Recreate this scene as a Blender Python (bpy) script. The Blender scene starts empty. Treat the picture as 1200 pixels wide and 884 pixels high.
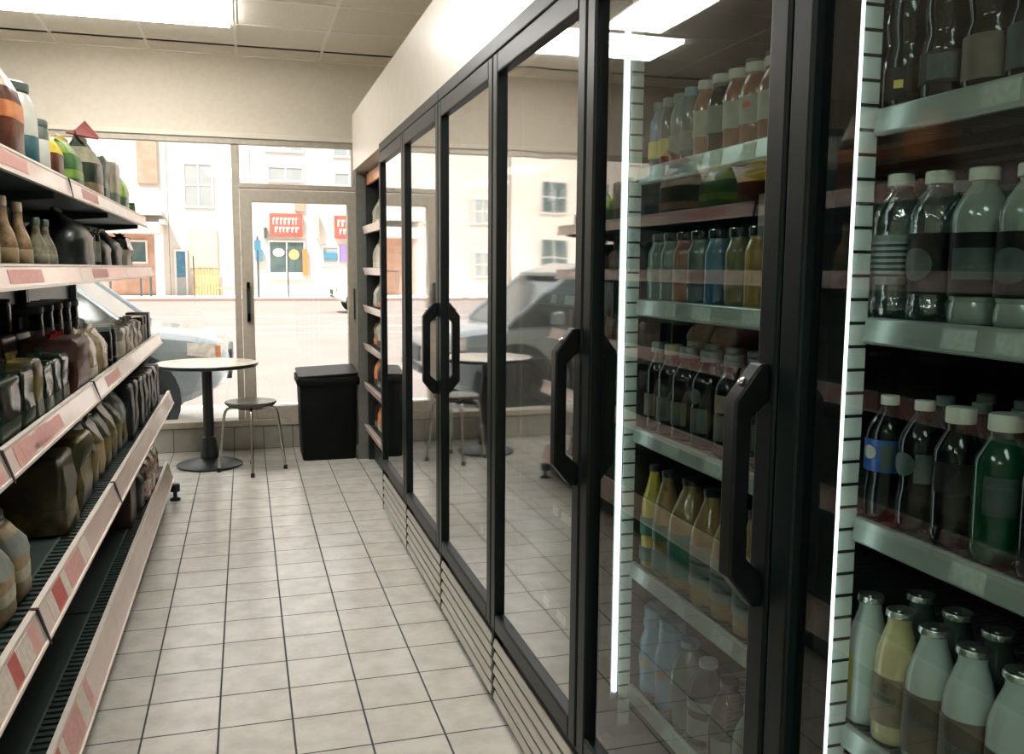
import bpy, bmesh, math, random
from mathutils import Vector, Matrix, Euler
random.seed(7)
SC = bpy.context.scene
COL = SC.collection
PI = math.pi

# ------------------------------------------------------------------ materials
def lin(r, g, b):
    f = lambda v: (v/255/12.92) if v/255 <= .04045 else ((v/255+.055)/1.055)**2.4
    return (f(r), f(g), f(b), 1)

def newmat(name):
    m = bpy.data.materials.new(name); m.use_nodes = True
    nt = m.node_tree
    for n in list(nt.nodes): nt.nodes.remove(n)
    out = nt.nodes.new('ShaderNodeOutputMaterial')
    return m, nt, out

def mat(name, rgb, rough=.5, metal=0, spec=.5, noise=None, rgb2=None, bump=None, coat=0, emit=None, wave=None, stretch=(1, 1, 1)):
    m, nt, out = newmat(name)
    N, L = nt.nodes, nt.links
    b = N.new('ShaderNodeBsdfPrincipled')
    b.inputs['Base Color'].default_value = lin(*rgb)
    b.inputs['Roughness'].default_value = rough
    b.inputs['Metallic'].default_value = metal
    b.inputs['Specular IOR Level'].default_value = spec
    b.inputs['Coat Weight'].default_value = coat
    b.inputs['Coat Roughness'].default_value = .08
    L.new(b.outputs[0], out.inputs[0])
    if noise or bump or wave:
        tc = N.new('ShaderNodeTexCoord'); mp = N.new('ShaderNodeMapping')
        mp.inputs['Scale'].default_value = stretch
        L.new(tc.outputs['Object'], mp.inputs[0])
    if noise or wave:
        if wave:
            nz = N.new('ShaderNodeTexWave'); nz.inputs['Scale'].default_value = wave[0]
            nz.inputs['Distortion'].default_value = wave[1]; nz.bands_direction = wave[2]
            fac = nz.outputs['Fac']
        else:
            nz = N.new('ShaderNodeTexNoise'); nz.inputs['Scale'].default_value = noise
            nz.inputs['Detail'].default_value = 4
            fac = nz.outputs['Fac']
        L.new(mp.outputs[0], nz.inputs[0])
        cr = N.new('ShaderNodeValToRGB')
        cr.color_ramp.elements[0].position = .38; cr.color_ramp.elements[1].position = .62
        cr.color_ramp.elements[0].color = lin(*rgb); cr.color_ramp.elements[1].color = lin(*(rgb2 or rgb))
        L.new(fac, cr.inputs[0]); L.new(cr.outputs[0], b.inputs['Base Color'])
    if bump:
        nb = N.new('ShaderNodeTexNoise'); nb.inputs['Scale'].default_value = bump[0]; nb.inputs['Detail'].default_value = 3
        bp = N.new('ShaderNodeBump'); bp.inputs['Strength'].default_value = bump[1]; bp.inputs['Distance'].default_value = bump[2] if len(bump) > 2 else .01
        L.new(mp.outputs[0], nb.inputs[0]); L.new(nb.outputs['Fac'], bp.inputs['Height']); L.new(bp.outputs[0], b.inputs['Normal'])
    if emit:
        b.inputs['Emission Color'].default_value = lin(*emit[0]); b.inputs['Emission Strength'].default_value = emit[1]
    return m

def math_node(nt, op, a, bval=None):
    n = nt.nodes.new('ShaderNodeMath'); n.operation = op
    for i, v in enumerate((a, bval)):
        if v is None: continue
        if isinstance(v, (int, float)): n.inputs[i].default_value = v
        else: nt.links.new(v, n.inputs[i])
    return n.outputs[0]

def glass(name, tint, f0=.04, panes=4, rough=.0, bump=None, haze=None):
    """clear sheet: see-through with a mirror share that grows with the viewing angle (as many surfaces as 'panes')"""
    m, nt, out = newmat(name)
    N, L = nt.nodes, nt.links
    lw = N.new('ShaderNodeLayerWeight'); lw.inputs['Blend'].default_value = .5
    p5 = math_node(nt, 'POWER', lw.outputs['Facing'], 5)
    F = math_node(nt, 'ADD', math_node(nt, 'MULTIPLY', p5, 1-f0), f0)
    num = math_node(nt, 'MULTIPLY', F, panes)
    den = math_node(nt, 'ADD', math_node(nt, 'MULTIPLY', F, panes-1), 1)
    R = math_node(nt, 'DIVIDE', num, den)
    geo = N.new('ShaderNodeNewGeometry')
    front = math_node(nt, 'SUBTRACT', 1.0, geo.outputs['Backfacing'])
    R = math_node(nt, 'MULTIPLY', R, front)
    tr = N.new('ShaderNodeBsdfTransparent'); tr.inputs[0].default_value = (*tint, 1)
    gl = N.new('ShaderNodeBsdfGlossy'); gl.inputs['Roughness'].default_value = rough
    gl.inputs['Color'].default_value = (1, 1, 1, 1)
    if bump:
        tc = N.new('ShaderNodeTexCoord'); nb = N.new('ShaderNodeTexNoise'); nb.inputs['Scale'].default_value = bump[0]
        bp = N.new('ShaderNodeBump'); bp.inputs['Strength'].default_value = bump[1]; bp.inputs['Distance'].default_value = bump[2]
        L.new(tc.outputs['Object'], nb.inputs[0]); L.new(nb.outputs['Fac'], bp.inputs['Height']); L.new(bp.outputs[0], gl.inputs['Normal'])
    base = tr.outputs[0]
    if haze:
        df = N.new('ShaderNodeBsdfTranslucent'); df.inputs[0].default_value = lin(*haze[0])
        mh = N.new('ShaderNodeMixShader'); mh.inputs[0].default_value = haze[1]
        L.new(tr.outputs[0], mh.inputs[1]); L.new(df.outputs[0], mh.inputs[2]); base = mh.outputs[0]
    mx = N.new('ShaderNodeMixShader')
    L.new(R, mx.inputs[0]); L.new(base, mx.inputs[1]); L.new(gl.outputs[0], mx.inputs[2])
    L.new(mx.outputs[0], out.inputs[0])
    return m

def tile_mat(name, tile, tile2, grout, w, h, org, axes, rough, mortar=.0035):
    """square tiles with grout joints, laid in the object's own coordinates"""
    m, nt, out = newmat(name)
    N, L = nt.nodes, nt.links
    tc = N.new('ShaderNodeTexCoord')
    sep = N.new('ShaderNodeSeparateXYZ'); L.new(tc.outputs['Object'], sep.inputs[0])
    cmb = N.new('ShaderNodeCombineXYZ')
    L.new(math_node(nt, 'SUBTRACT', sep.outputs[axes[0]], org[0]), cmb.inputs[0])
    L.new(math_node(nt, 'SUBTRACT', sep.outputs[axes[1]], org[1]), cmb.inputs[1])
    br = N.new('ShaderNodeTexBrick')
    br.offset = 0; br.squash = 1
    br.inputs['Scale'].default_value = 1
    br.inputs['Mortar Size'].default_value = mortar; br.inputs['Mortar Smooth'].default_value = .3
    br.inputs['Brick Width'].default_value = w; br.inputs['Row Height'].default_value = h
    br.inputs['Color1'].default_value = lin(*tile); br.inputs['Color2'].default_value = lin(*tile2); br.inputs['Mortar'].default_value = lin(*grout)
    L.new(cmb.outputs[0], br.inputs[0])
    nz = N.new('ShaderNodeTexNoise'); nz.inputs['Scale'].default_value = 9; nz.inputs['Detail'].default_value = 6; nz.inputs['Roughness'].default_value = .65
    L.new(tc.outputs['Object'], nz.inputs[0])
    cr = N.new('ShaderNodeValToRGB'); cr.color_ramp.elements[0].position = .3; cr.color_ramp.elements[1].position = .6
    cr.color_ramp.elements[0].color = (.80, .79, .77, 1); cr.color_ramp.elements[1].color = (1, 1, 1, 1)
    L.new(nz.outputs['Fac'], cr.inputs[0])
    mx = N.new('ShaderNodeMix'); mx.data_type = 'RGBA'; mx.blend_type = 'MULTIPLY'; mx.inputs[0].default_value = 1
    L.new(br.outputs['Color'], mx.inputs[6]); L.new(cr.outputs[0], mx.inputs[7])
    b = N.new('ShaderNodeBsdfPrincipled'); L.new(mx.outputs[2], b.inputs['Base Color'])
    rr = math_node(nt, 'ADD', math_node(nt, 'MULTIPLY', br.outputs['Fac'], .5), rough)
    L.new(rr, b.inputs['Roughness'])
    bp = N.new('ShaderNodeBump'); bp.inputs['Strength'].default_value = .6; bp.inputs['Distance'].default_value = .002
    L.new(math_node(nt, 'SUBTRACT', 1.0, br.outputs['Fac']), bp.inputs['Height']); L.new(bp.outputs[0], b.inputs['Normal'])
    L.new(b.outputs[0], out.inputs[0])
    return m

def emission(name, rgb, strength, bands=None):
    m, nt, out = newmat(name)
    e = nt.nodes.new('ShaderNodeEmission'); e.inputs[0].default_value = lin(*rgb); e.inputs[1].default_value = strength
    if bands:   # tubes glowing through the diffuser
        tc = nt.nodes.new('ShaderNodeTexCoord'); sep = nt.nodes.new('ShaderNodeSeparateXYZ'); nt.links.new(tc.outputs['Object'], sep.inputs[0])
        s = math_node(nt, 'COSINE', math_node(nt, 'MULTIPLY', sep.outputs[1], 2*PI*bands[0]))
        s = math_node(nt, 'ADD', math_node(nt, 'MULTIPLY', s, strength*bands[1]), strength)
        nt.links.new(s, e.inputs[1])
    nt.links.new(e.outputs[0], out.inputs[0])
    return m

M = {}
M['tile'] = tile_mat('floor tile', (200, 197, 188), (193, 190, 181), (48, 56, 54), .2195, .2178, (-.333, .129), (0, 1), .22)
M['basetile'] = tile_mat('base tile', (150, 148, 138), (142, 140, 132), (52, 56, 54), .2195, .178, (-.333, .0), (0, 2), .3, .003)
M['wall'] = mat('painted wall', (208, 200, 184), .85, noise=30, rgb2=(204, 195, 179), bump=(160, .12, .004))
M['ceiling'] = mat('ceiling tile', (240, 233, 219), .9, noise=90, rgb2=(232, 225, 210), bump=(220, .3, .003))
M['tbar'] = mat('ceiling bar', (246, 240, 228), .5)
M['bulkhead'] = mat('bulkhead panel', (206, 199, 186), .28, noise=12, rgb2=(201, 193, 180), spec=.5)
M['stub'] = mat('grey partition', (98, 100, 93), .6, noise=20, rgb2=(92, 94, 88))
M['alu'] = mat('window frame', (168, 160, 146), .45, metal=.15, noise=25, rgb2=(160, 152, 138))
M['alu_light'] = mat('light trim', (208, 200, 184), .5)
M['sill'] = mat('sill', (164, 156, 140), .5, noise=20, rgb2=(154, 146, 130))
M['shopglass'] = glass('shop window glass', (.97, .98, .97), .04, 2)
M['doorglass'] = glass('cooler door glass', (.78, .845, .83), .012, 2.4, .006, bump=(1.6, .10, .006))
M['mistglass'] = glass('misted cooler door glass', (.84, .92, .91), .02, 9, .035, bump=(2.2, .14, .006))
M['clear'] = glass('clear plastic', (.86, .94, .93), .05, 3, .06, bump=(55, .5, .006), haze=((190, 215, 212), .10))
M['clearsmooth'] = glass('clear bottle plastic', (.62, .72, .70), .04, 2, .05, haze=((150, 175, 170), .08))
M['black'] = mat('black plastic', (5, 10, 10), .42, spec=.14, noise=40, rgb2=(11, 16, 16))
M['binblack'] = mat('bin plastic', (8, 13, 13), .6, spec=.15, noise=60, rgb2=(6, 11, 11), bump=(90, .2, .004))
M['frame'] = mat('cooler frame', (8, 19, 19), .38, spec=.18, noise=(18), rgb2=(6, 16, 16), stretch=(1, 1, .1))
M['gasket'] = mat('gasket', (8, 12, 12), .6, noise=40, rgb2=(6, 10, 10))
M['liner'] = mat('cooler liner', (20, 29, 28), .5, noise=14, rgb2=(17, 25, 24))
M['louver'] = mat('louver metal', (196, 194, 184), .35, metal=.4, noise=20, rgb2=(186, 184, 174), stretch=(1, .1, 1))
M['standard'] = mat('shelf standard', (214, 220, 214), .4)
M['slot'] = mat('slot', (14, 18, 18), .7)
M['led'] = emission('light strip', (246, 255, 250), 3.0)
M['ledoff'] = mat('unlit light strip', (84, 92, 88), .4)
M['rail'] = mat('shelf front rail', (160, 168, 162), .3, metal=.45, noise=16, rgb2=(146, 154, 148), stretch=(1, .15, 1))
M['wire'] = mat('wire shelf', (120, 128, 124), .35, metal=.5)
M['metal_shaded'] = mat('shaded shelf metal', (48, 56, 54), .4, metal=.3)  # shelf metal with the gloom of the unlit coolers put into its colour
M['tag'] = mat('paper tag', (172, 180, 172), .7, noise=120, rgb2=(158, 166, 158))
M['ink'] = mat('print ink', (52, 60, 58), .7, noise=200, rgb2=(80, 88, 86))
M['gondola'] = mat('shelving steel', (54, 68, 64), .38, noise=25, rgb2=(46, 60, 56))
M['kick'] = mat('kick plate', (18, 26, 25), .5)
M['prail'] = mat('price rail', (228, 208, 198), .25, noise=14, rgb2=(220, 198, 187), stretch=(1, .3, 1), coat=.4)
M['prail_edge'] = mat('price rail lip', (236, 226, 214), .3)
M['tagred'] = mat('red price card', (178, 84, 78), .5, noise=60, rgb2=(186, 98, 92))
M['tagpink'] = mat('pink price card', (208, 160, 152), .5, noise=60, rgb2=(200, 148, 140))
M['tagwhite'] = mat('pale price card', (220, 208, 194), .5, noise=60, rgb2=(204, 192, 178))
M['chrome'] = mat('chrome', (190, 190, 184), .12, metal=1)
M['rubber'] = mat('rubber', (20, 24, 23), .7)
M['tabletop'] = mat('table laminate', (222, 212, 196), .22, noise=12, rgb2=(212, 202, 186))
M['tableblack'] = mat('table iron', (24, 32, 32), .4, noise=50, rgb2=(20, 28, 28))
M['seat'] = mat('stool seat', (72, 70, 64), .25, noise=6, rgb2=(58, 58, 53), stretch=(1, 6, 1))
M['lightframe'] = mat('light frame', (222, 216, 204), .5)
M['diffuser'] = emission('light diffuser', (255, 252, 247), 21.0, bands=(6.8, .3))
# liquids and bottles
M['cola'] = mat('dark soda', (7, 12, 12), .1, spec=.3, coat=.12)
M['tea'] = mat('dark tea', (18, 15, 12), .1, spec=.3, coat=.12)
M['greensoda'] = mat('green soda', (12, 58, 36), .08, spec=.4, coat=.2, noise=14, rgb2=(9, 46, 30))
M['pinkjuice'] = mat('pink juice', (140, 92, 74), .12, coat=.2, noise=30, rgb2=(128, 82, 66))
M['bluejuice'] = mat('blue drink', (58, 92, 112), .1, coat=.2, noise=25, rgb2=(70, 106, 122))
M['bluewrap'] = mat('blue sleeve', (84, 124, 150), .25, coat=.4, noise=25, rgb2=(96, 134, 158))
M['greyjuice'] = mat('grey drink', (92, 108, 104), .12, coat=.2, noise=25, rgb2=(108, 118, 108))
M['tealjuice'] = mat('teal drink', (66, 88, 86), .12, coat=.2, noise=25, rgb2=(78, 92, 82))
M['olivejuice'] = mat('olive drink', (108, 100, 68), .12, coat=.2, noise=28, rgb2=(88, 96, 70))
M['amberjuice'] = mat('amber drink', (142, 116, 62), .12, coat=.2, noise=28, rgb2=(126, 104, 58))
M['yellowjuice'] = mat('yellow juice', (180, 158, 64), .15, coat=.2, noise=20, rgb2=(164, 144, 62))
M['tanjuice'] = mat('orange juice', (142, 118, 76), .15, coat=.2, noise=20, rgb2=(132, 108, 70))
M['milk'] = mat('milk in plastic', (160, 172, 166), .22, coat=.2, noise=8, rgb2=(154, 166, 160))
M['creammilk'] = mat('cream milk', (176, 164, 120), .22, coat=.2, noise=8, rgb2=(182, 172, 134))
M['milk_shaded'] = mat('shade-tinted milk', (58, 74, 70), .25, coat=.4, noise=8, rgb2=(52, 68, 65))  # same milk, back-row shade put into the colour
M['foggy'] = mat('cloudy plastic', (118, 128, 118), .14, coat=.5, noise=8, rgb2=(110, 120, 111))
M['capwhite'] = mat('white cap', (186, 186, 174), .4, bump=(200, .15, .002))
M['capgrey'] = mat('grey cap', (96, 108, 104), .4)
M['captan'] = mat('tan cap', (166, 150, 128), .4)
M['capdark'] = mat('dark cap', (28, 38, 36), .35)
M['capblue'] = mat('blue cap', (112, 142, 160), .4)
M['foil'] = mat('foil lid', (200, 204, 196), .25, metal=.9, bump=(60, .5, .006))
M['lblack'] = mat('black label', (6, 10, 10), .5, spec=.2)
M['lgrey'] = mat('grey label', (52, 66, 63), .5, noise=60, rgb2=(44, 58, 55))
M['lwhite'] = mat('white label', (160, 158, 146), .5, noise=40, rgb2=(148, 144, 132))
M['lpale'] = mat('pale label', (112, 122, 114), .5, noise=40, rgb2=(98, 108, 100))
M['lgreen'] = mat('green label', (22, 84, 72), .4, noise=24, rgb2=(36, 98, 78))
M['lyellow'] = mat('yellow label', (196, 174, 84), .5, noise=30, rgb2=(180, 158, 76))
M['lblue'] = mat('blue label', (24, 62, 132), .35, noise=30, rgb2=(30, 72, 140))
M['ltan'] = mat('tan label', (124, 108, 88), .5, noise=40, rgb2=(108, 94, 78))
M['lbrown'] = mat('brown label', (92, 78, 62), .5, noise=40, rgb2=(76, 66, 54))
M['lred'] = mat('red mark', (190, 84, 60), .5)
M['lines'] = mat('lined label', (122, 134, 128), .5, wave=(38, .4, 'Z'), rgb2=(30, 38, 38))
# packets on the gondola
def pk(name, a, b, rough=.42, sc=16, bump=.5): M[name] = mat(name, a, rough, spec=.35, noise=sc, rgb2=b, coat=.22, bump=(34, bump*.6, .008))
pk('brownbag', (96, 50, 32), (66, 36, 25)); pk('paleprint', (206, 196, 178), (186, 172, 150)); pk('orangeprint', (188, 112, 66), (206, 140, 92))
pk('yellowbag', (226, 200, 60), (212, 184, 46)); pk('greenbag', (62, 112, 52), (34, 74, 48)); pk('limebag', (138, 168, 70), (96, 136, 58))
pk('tealbag', (44, 86, 92), (34, 70, 78)); pk('greybag', (126, 130, 120), (94, 102, 96)); M['redflap'] = mat('redflap', (128, 40, 26), .85, spec=.08, noise=16, rgb2=(108, 30, 18))
pk('creambag', (178, 172, 146), (150, 146, 126)); pk('darkbag', (14, 21, 20), (24, 31, 29)); pk('darkgreenbag', (26, 42, 32), (42, 56, 38))
pk('clearpack', (20, 30, 26), (40, 48, 40), .15, 16, .2); pk('goldbag', (104, 92, 48), (40, 40, 25), .3); pk('olivebag', (54, 52, 28), (32, 36, 22))
pk('tanpack', (150, 132, 98), (116, 102, 76)); pk('chipbag', (150, 138, 112), (104, 88, 62), .2, 22); pk('brownbox', (62, 36, 28), (50, 30, 24), .5)
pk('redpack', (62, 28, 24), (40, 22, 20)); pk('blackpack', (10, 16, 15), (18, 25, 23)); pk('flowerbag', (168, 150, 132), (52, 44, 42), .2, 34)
pk('flowerbag_rose', (150, 84, 84), (188, 176, 156), .2, 30); pk('syrup', (96, 76, 52), (150, 128, 96), .1, 26, .1); pk('clearsauce', (130, 124, 102), (74, 70, 58), .1, 30, .2)
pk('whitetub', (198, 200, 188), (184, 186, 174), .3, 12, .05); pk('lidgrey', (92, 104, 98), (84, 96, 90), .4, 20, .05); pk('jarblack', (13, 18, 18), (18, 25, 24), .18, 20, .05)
pk('jarlabel', (128, 124, 108), (92, 92, 80), .35, 30, .05); pk('cardbox', (196, 196, 180), (184, 184, 168), .7, 10, .05)
# street
M['road'] = mat('road', (148, 139, 133), .95, noise=.6, rgb2=(142, 133, 127))
M['paint'] = mat('lane paint', (190, 184, 178), .9)
M['walk'] = mat('sidewalk', (236, 230, 222), .95, noise=.8, rgb2=(230, 224, 216))
M['kerb'] = mat('kerb', (150, 126, 116), .95)
M['white_wall'] = mat('white render', (206, 198, 190), .9, noise=.5, rgb2=(198, 190, 181))
M['cream_wall'] = mat('cream render', (222, 210, 196), .9, noise=.7, rgb2=(214, 200, 186))
M['brick'] = mat('street brick', (196, 158, 138), .95, noise=3, rgb2=(184, 144, 124))
M['rose_wall'] = mat('rose render', (206, 182, 168), .9, noise=.6, rgb2=(198, 172, 158))
M['pane'] = mat('street window pane', (150, 156, 156), .15, noise=.6, rgb2=(164, 166, 164))
M['pane_dark'] = mat('shop window pane', (58, 84, 84), .15, noise=1.5, rgb2=(84, 100, 96))
M['pane_blue'] = mat('blue door pane', (58, 110, 140), .2, noise=2, rgb2=(80, 124, 146))
M['shutter'] = mat('window trim', (214, 208, 202), .7)
M['sign_red'] = mat('red sign', (190, 84, 72), .6, noise=1.5, rgb2=(196, 98, 84))
M['sign_white'] = mat('sign lettering', (236, 214, 204), .6)
M['sign_blue'] = mat('blue sign', (70, 130, 158), .6)
M['sign_purple'] = mat('purple sign', (140, 116, 176), .6)
M['wood'] = mat('wood boards', (206, 170, 122), .8, noise=4, rgb2=(190, 150, 104), stretch=(4, 1, .3))
M['ironrail'] = mat('iron railing', (70, 76, 76), .6)
M['orange'] = mat('orange post', (204, 126, 72), .7)
M['carpaint'] = mat('silver car paint', (150, 160, 166), .25, metal=.4, coat=.6, noise=3, rgb2=(146, 156, 162))
M['cardark'] = mat('car trim', (40, 48, 52), .5)
M['carglass'] = mat('car glass', (60, 72, 76), .06, spec=.9)
M['headlight'] = mat('headlight', (226, 222, 214), .1, coat=.6, noise=18, rgb2=(200, 190, 180))
M['amber'] = mat('indicator', (214, 140, 96), .2)
M['tyre'] = mat('tyre', (26, 30, 31), .8)
M['rim'] = mat('wheel rim', (196, 196, 190), .3, metal=.6)
M['whitecar'] = mat('white car paint', (222, 222, 218), .25, coat=.6)
M['roofing'] = mat('roofing', (120, 116, 110), .9)

# ------------------------------------------------------------------ mesh helpers
class MB:
    def __init__(s): s.v = []; s.f = []; s.m = []
    def add(s, vs, fs, mi=0):
        o = len(s.v); s.v += [tuple(v) for v in vs]; s.f += [tuple(i+o for i in f) for f in fs]; s.m += [mi]*len(fs); return s
    def box(s, a, b, mi=0):
        x0, y0, z0 = (min(a[i], b[i]) for i in range(3)); x1, y1, z1 = (max(a[i], b[i]) for i in range(3))
        return s.add([(x0, y0, z0), (x1, y0, z0), (x1, y1, z0), (x0, y1, z0), (x0, y0, z1), (x1, y0, z1), (x1, y1, z1), (x0, y1, z1)],
                     [(0, 3, 2, 1), (4, 5, 6, 7), (0, 1, 5, 4), (1, 2, 6, 5), (2, 3, 7, 6), (3, 0, 4, 7)], mi)
    def lathe(s, prof, n=28, c=(0, 0, 0), mi=0, cap=True, a0=0, a1=2*PI):
        full = abs(a1-a0-2*PI) < 1e-6
        k = n if full else n+1
        vs = []; fs = []
        for r, z in prof:
            for i in range(k):
                a = a0+(a1-a0)*i/n
                vs.append((c[0]+r*math.cos(a), c[1]+r*math.sin(a), c[2]+z))
        for j in range(len(prof)-1):
            for i in range(n):
                i2 = (i+1) % k
                fs.append((j*k+i, j*k+i2, (j+1)*k+i2, (j+1)*k+i))
        if cap and full:
            fs.append(tuple(range(k-1, -1, -1))); fs.append(tuple((len(prof)-1)*k+i for i in range(k)))
        return s.add(vs, fs, mi)
    def prism(s, poly, ax, a, b, mi=0):
        """2D outline (in the two other axes, in order) extruded along axis ax from a to b"""
        n = len(poly); o = [i for i in range(3) if i != ax]
        vs = []
        for t in (a, b):
            for p in poly:
                q = [0, 0, 0]; q[ax] = t; q[o[0]] = p[0]; q[o[1]] = p[1]; vs.append(q)
        fs = [tuple(range(n)), tuple(range(2*n-1, n-1, -1))]
        for i in range(n): j = (i+1) % n; fs.append((i, i+n, j+n, j))
        return s.add(vs, fs, mi)
    def tube(s, pts, r, n=12, mi=0):
        pts = [Vector(p) for p in pts]; vs = []; fs = []
        ref = None
        for i, p in enumerate(pts):
            t = (pts[min(i+1, len(pts)-1)]-pts[max(i-1, 0)]).normalized()
            if ref is None: ref = t.orthogonal().normalized()
            u = (ref-t*ref.dot(t)).normalized(); ref = u; w = t.cross(u)
            rr = r[i] if isinstance(r, (list, tuple)) else r
            for k in range(n):
                a = 2*PI*k/n; vs.append(p+(u*math.cos(a)+w*math.sin(a))*rr)
        for i in range(len(pts)-1):
            for k in range(n): fs.append((i*n+k, i*n+(k+1) % n, (i+1)*n+(k+1) % n, (i+1)*n+k))
        fs.append(tuple(range(n-1, -1, -1))); fs.append(tuple((len(pts)-1)*n+k for k in range(n)))
        return s.add(vs, fs, mi)
    def loft(s, rings, mi=0, cap=True):
        n = len(rings[0]); vs = [v for r in rings for v in r]; fs = []
        for j in range(len(rings)-1):
            for i in range(n): fs.append((j*n+i, j*n+(i+1) % n, (j+1)*n+(i+1) % n, (j+1)*n+i))
        if cap: fs.append(tuple(range(n-1, -1, -1))); fs.append(tuple((len(rings)-1)*n+i for i in range(n)))
        return s.add(vs, fs, mi)
    def patch(s, r, ac, aw, z0, z1, shape='rect', n=14, mi=0):
        """a patch of label lying on a cylinder of radius r"""
        if shape == 'rect':
            vs = []; fs = []
            for i in range(n+1):
                a = ac-aw/2+aw*i/n
                for rr, z in ((r, z0), (r, z1), (r-.0012, z1), (r-.0012, z0)): vs.append((rr*math.cos(a), rr*math.sin(a), z))
            for i in range(n):
                for k in range(4): fs.append((i*4+k, (i+1)*4+k, (i+1)*4+(k+1) % 4, i*4+(k+1) % 4))
            fs += [(3, 2, 1, 0), tuple(n*4+k for k in range(4))]
            return s.add(vs, fs, mi)
        zc = (z0+z1)/2; hz = (z1-z0)/2; m = 28; vs = []; fs = []
        for rr in (r, r-.0012):
            vs.append((rr*math.cos(ac), rr*math.sin(ac), zc))
            for q in (.5, 1):
                for i in range(m):
                    t = 2*PI*i/m; a = ac+aw/2*q*math.cos(t); vs.append((rr*math.cos(a), rr*math.sin(a), zc+hz*q*math.sin(t)))
        k = 1+2*m
        for o, fl in ((0, 0), (k, 1)):
            for i in range(m):
                j = (i+1) % m
                f1 = (o, o+1+i, o+1+j); f2 = (o+1+i, o+1+m+i, o+1+m+j, o+1+j)
                fs += [f1[::-1], f2[::-1]] if fl else [f1, f2]
        for i in range(m):
            j = (i+1) % m; fs.append((1+m+i, k+1+m+i, k+1+m+j, 1+m+j))
        return s.add(vs, fs, mi)
    def build(s, name, mats, parent=None, smooth=True, bevel=0, loc=None, angle=38):
        me = bpy.data.meshes.new(name); me.from_pydata(s.v, [], s.f)
        if not isinstance(mats, (list, tuple)): mats = [mats]
        for m in mats: me.materials.append(M[m] if isinstance(m, str) else m)
        me.polygons.foreach_set('material_index', s.m)
        bm = bmesh.new(); bm.from_mesh(me); bmesh.ops.recalc_face_normals(bm, faces=bm.faces); bm.to_mesh(me); bm.free()
        me.update()
        if smooth: me.shade_smooth(); me.set_sharp_from_angle(angle=math.radians(angle))
        o = bpy.data.objects.new(name, me); COL.objects.link(o)
        if parent: o.parent = parent
        if loc: o.location = loc
        if bevel:
            b = o.modifiers.new('edge', 'BEVEL'); b.width = bevel; b.segments = 2; b.limit_method = 'ANGLE'; b.angle_limit = math.radians(40)
        return o

def tag(o, label, cat, group=None):
    o['label'] = label; o['category'] = cat
    if group: o['group'] = group
    return o
def thing(name, label, cat, loc=(0, 0, 0), rz=0, group=None):
    o = bpy.data.objects.new(name, None); COL.objects.link(o); o.empty_display_size = .05
    o.location = loc; o.rotation_euler = (0, 0, rz)
    return tag(o, label, cat, group)
def structure(o): o['kind'] = 'structure'; return o
def copy_tree(o, parent=None):
    c = o.copy(); COL.objects.link(c)
    if parent: c.parent = parent
    for ch in list(o.children): copy_tree(ch, c)
    return c
def place(root, loc, rz=0, label=None, group=None, scale=None, tilt=None):
    root.location = loc; root.rotation_euler = tilt if tilt else (0, 0, rz)
    if label: root['label'] = label
    if group: root['group'] = group
    if scale: root.scale = scale
    return root
ORD = ['first', 'second', 'third', 'fourth', 'fifth', 'sixth', 'seventh', 'eighth', 'ninth', 'tenth']

# ================================================================== SETTING
YW = 7.15           # inner face of the shop front
CZ = 2.95           # ceiling
XL, XR, YB = -4.4, 1.62, -2.6
structure(MB().box((XL-.15, YB-.15, -.12), (XR+.15, YW+.14, 0)).build('floor', 'tile', smooth=False))
structure(MB().box((XL-.15, YB-.15, CZ), (XR+.15, YW+.2, CZ+.22)).build('ceiling', ['ceiling'], smooth=False))
structure(MB().box((XL-.15, YB-.15, 0), (XL, YW+.2, CZ)).build('wall_left', 'wall', smooth=False))
structure(MB().box((XR, YB-.15, 0), (XR+.15, YW+.2, CZ)).build('wall_right', 'wall', smooth=False))
structure(MB().box((XL, YB-.15, 0), (XR, YB, CZ)).build('wall_back', 'wall', smooth=False))
w = MB().box((XL, YW, 2.385), (XR, YW+.2, CZ))
w.box((.865, YW, 0), (XR, YW+.2, 2.385))
structure(w.build('wall_front', 'wall', smooth=False))
structure(MB().box((XL, YW, 0), (.865, YW+.14, .18)).build('wall_front_base', 'basetile', smooth=False))
structure(MB().box((XL, YW-.015, .181), (.865, YW+.15, .23)).build('trim_1', 'sill', smooth=False, bevel=.006))
h = MB().box((XL, YW-.012, 2.355), (.865, YW, 2.392)); h.box((XL, YW+.005, 2.312), (.865, YW+.06, 2.384), 1)
structure(h.build('trim_2', ['alu_light', 'alu'], smooth=False, bevel=.004))
# ceiling bars
g = MB()
for k in range(-9, 6):
    y = 6.24+.593*k
    if YB < y < YW: g.box((XL, y-.011, CZ-.006), (XR, y+.011, CZ-.0005))
g.box((XL, 6.833-.011, CZ-.006), (XR, 6.833+.011, CZ-.0005))
for k in range(-8, 4):
    x = -.02+.593*k
    if XL < x < XR: g.box((x-.011, YB, CZ-.0065), (x+.011, YW, CZ-.0005))
g.box((XL, YW-.02, CZ-.008), (XR, YW, CZ-.0005))
structure(g.build('trim_3', 'tbar', smooth=False))

# bulkhead above the coolers and the grey partition it ends on
structure(MB().box((.755, YB, 2.085), (XR, 6.58, 2.478)).build('wall_bulkhead', 'bulkhead', smooth=False, bevel=.004))
structure(MB().box((.775, 6.581, 0), (XR, 6.62, 2.084)).build('wall_partition', 'stub', smooth=False))
structure(MB().box((.768, 6.568, 0), (XR, 6.579, .12)).build('baseboard_partition', 'stub', smooth=False, bevel=.002))

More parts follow.
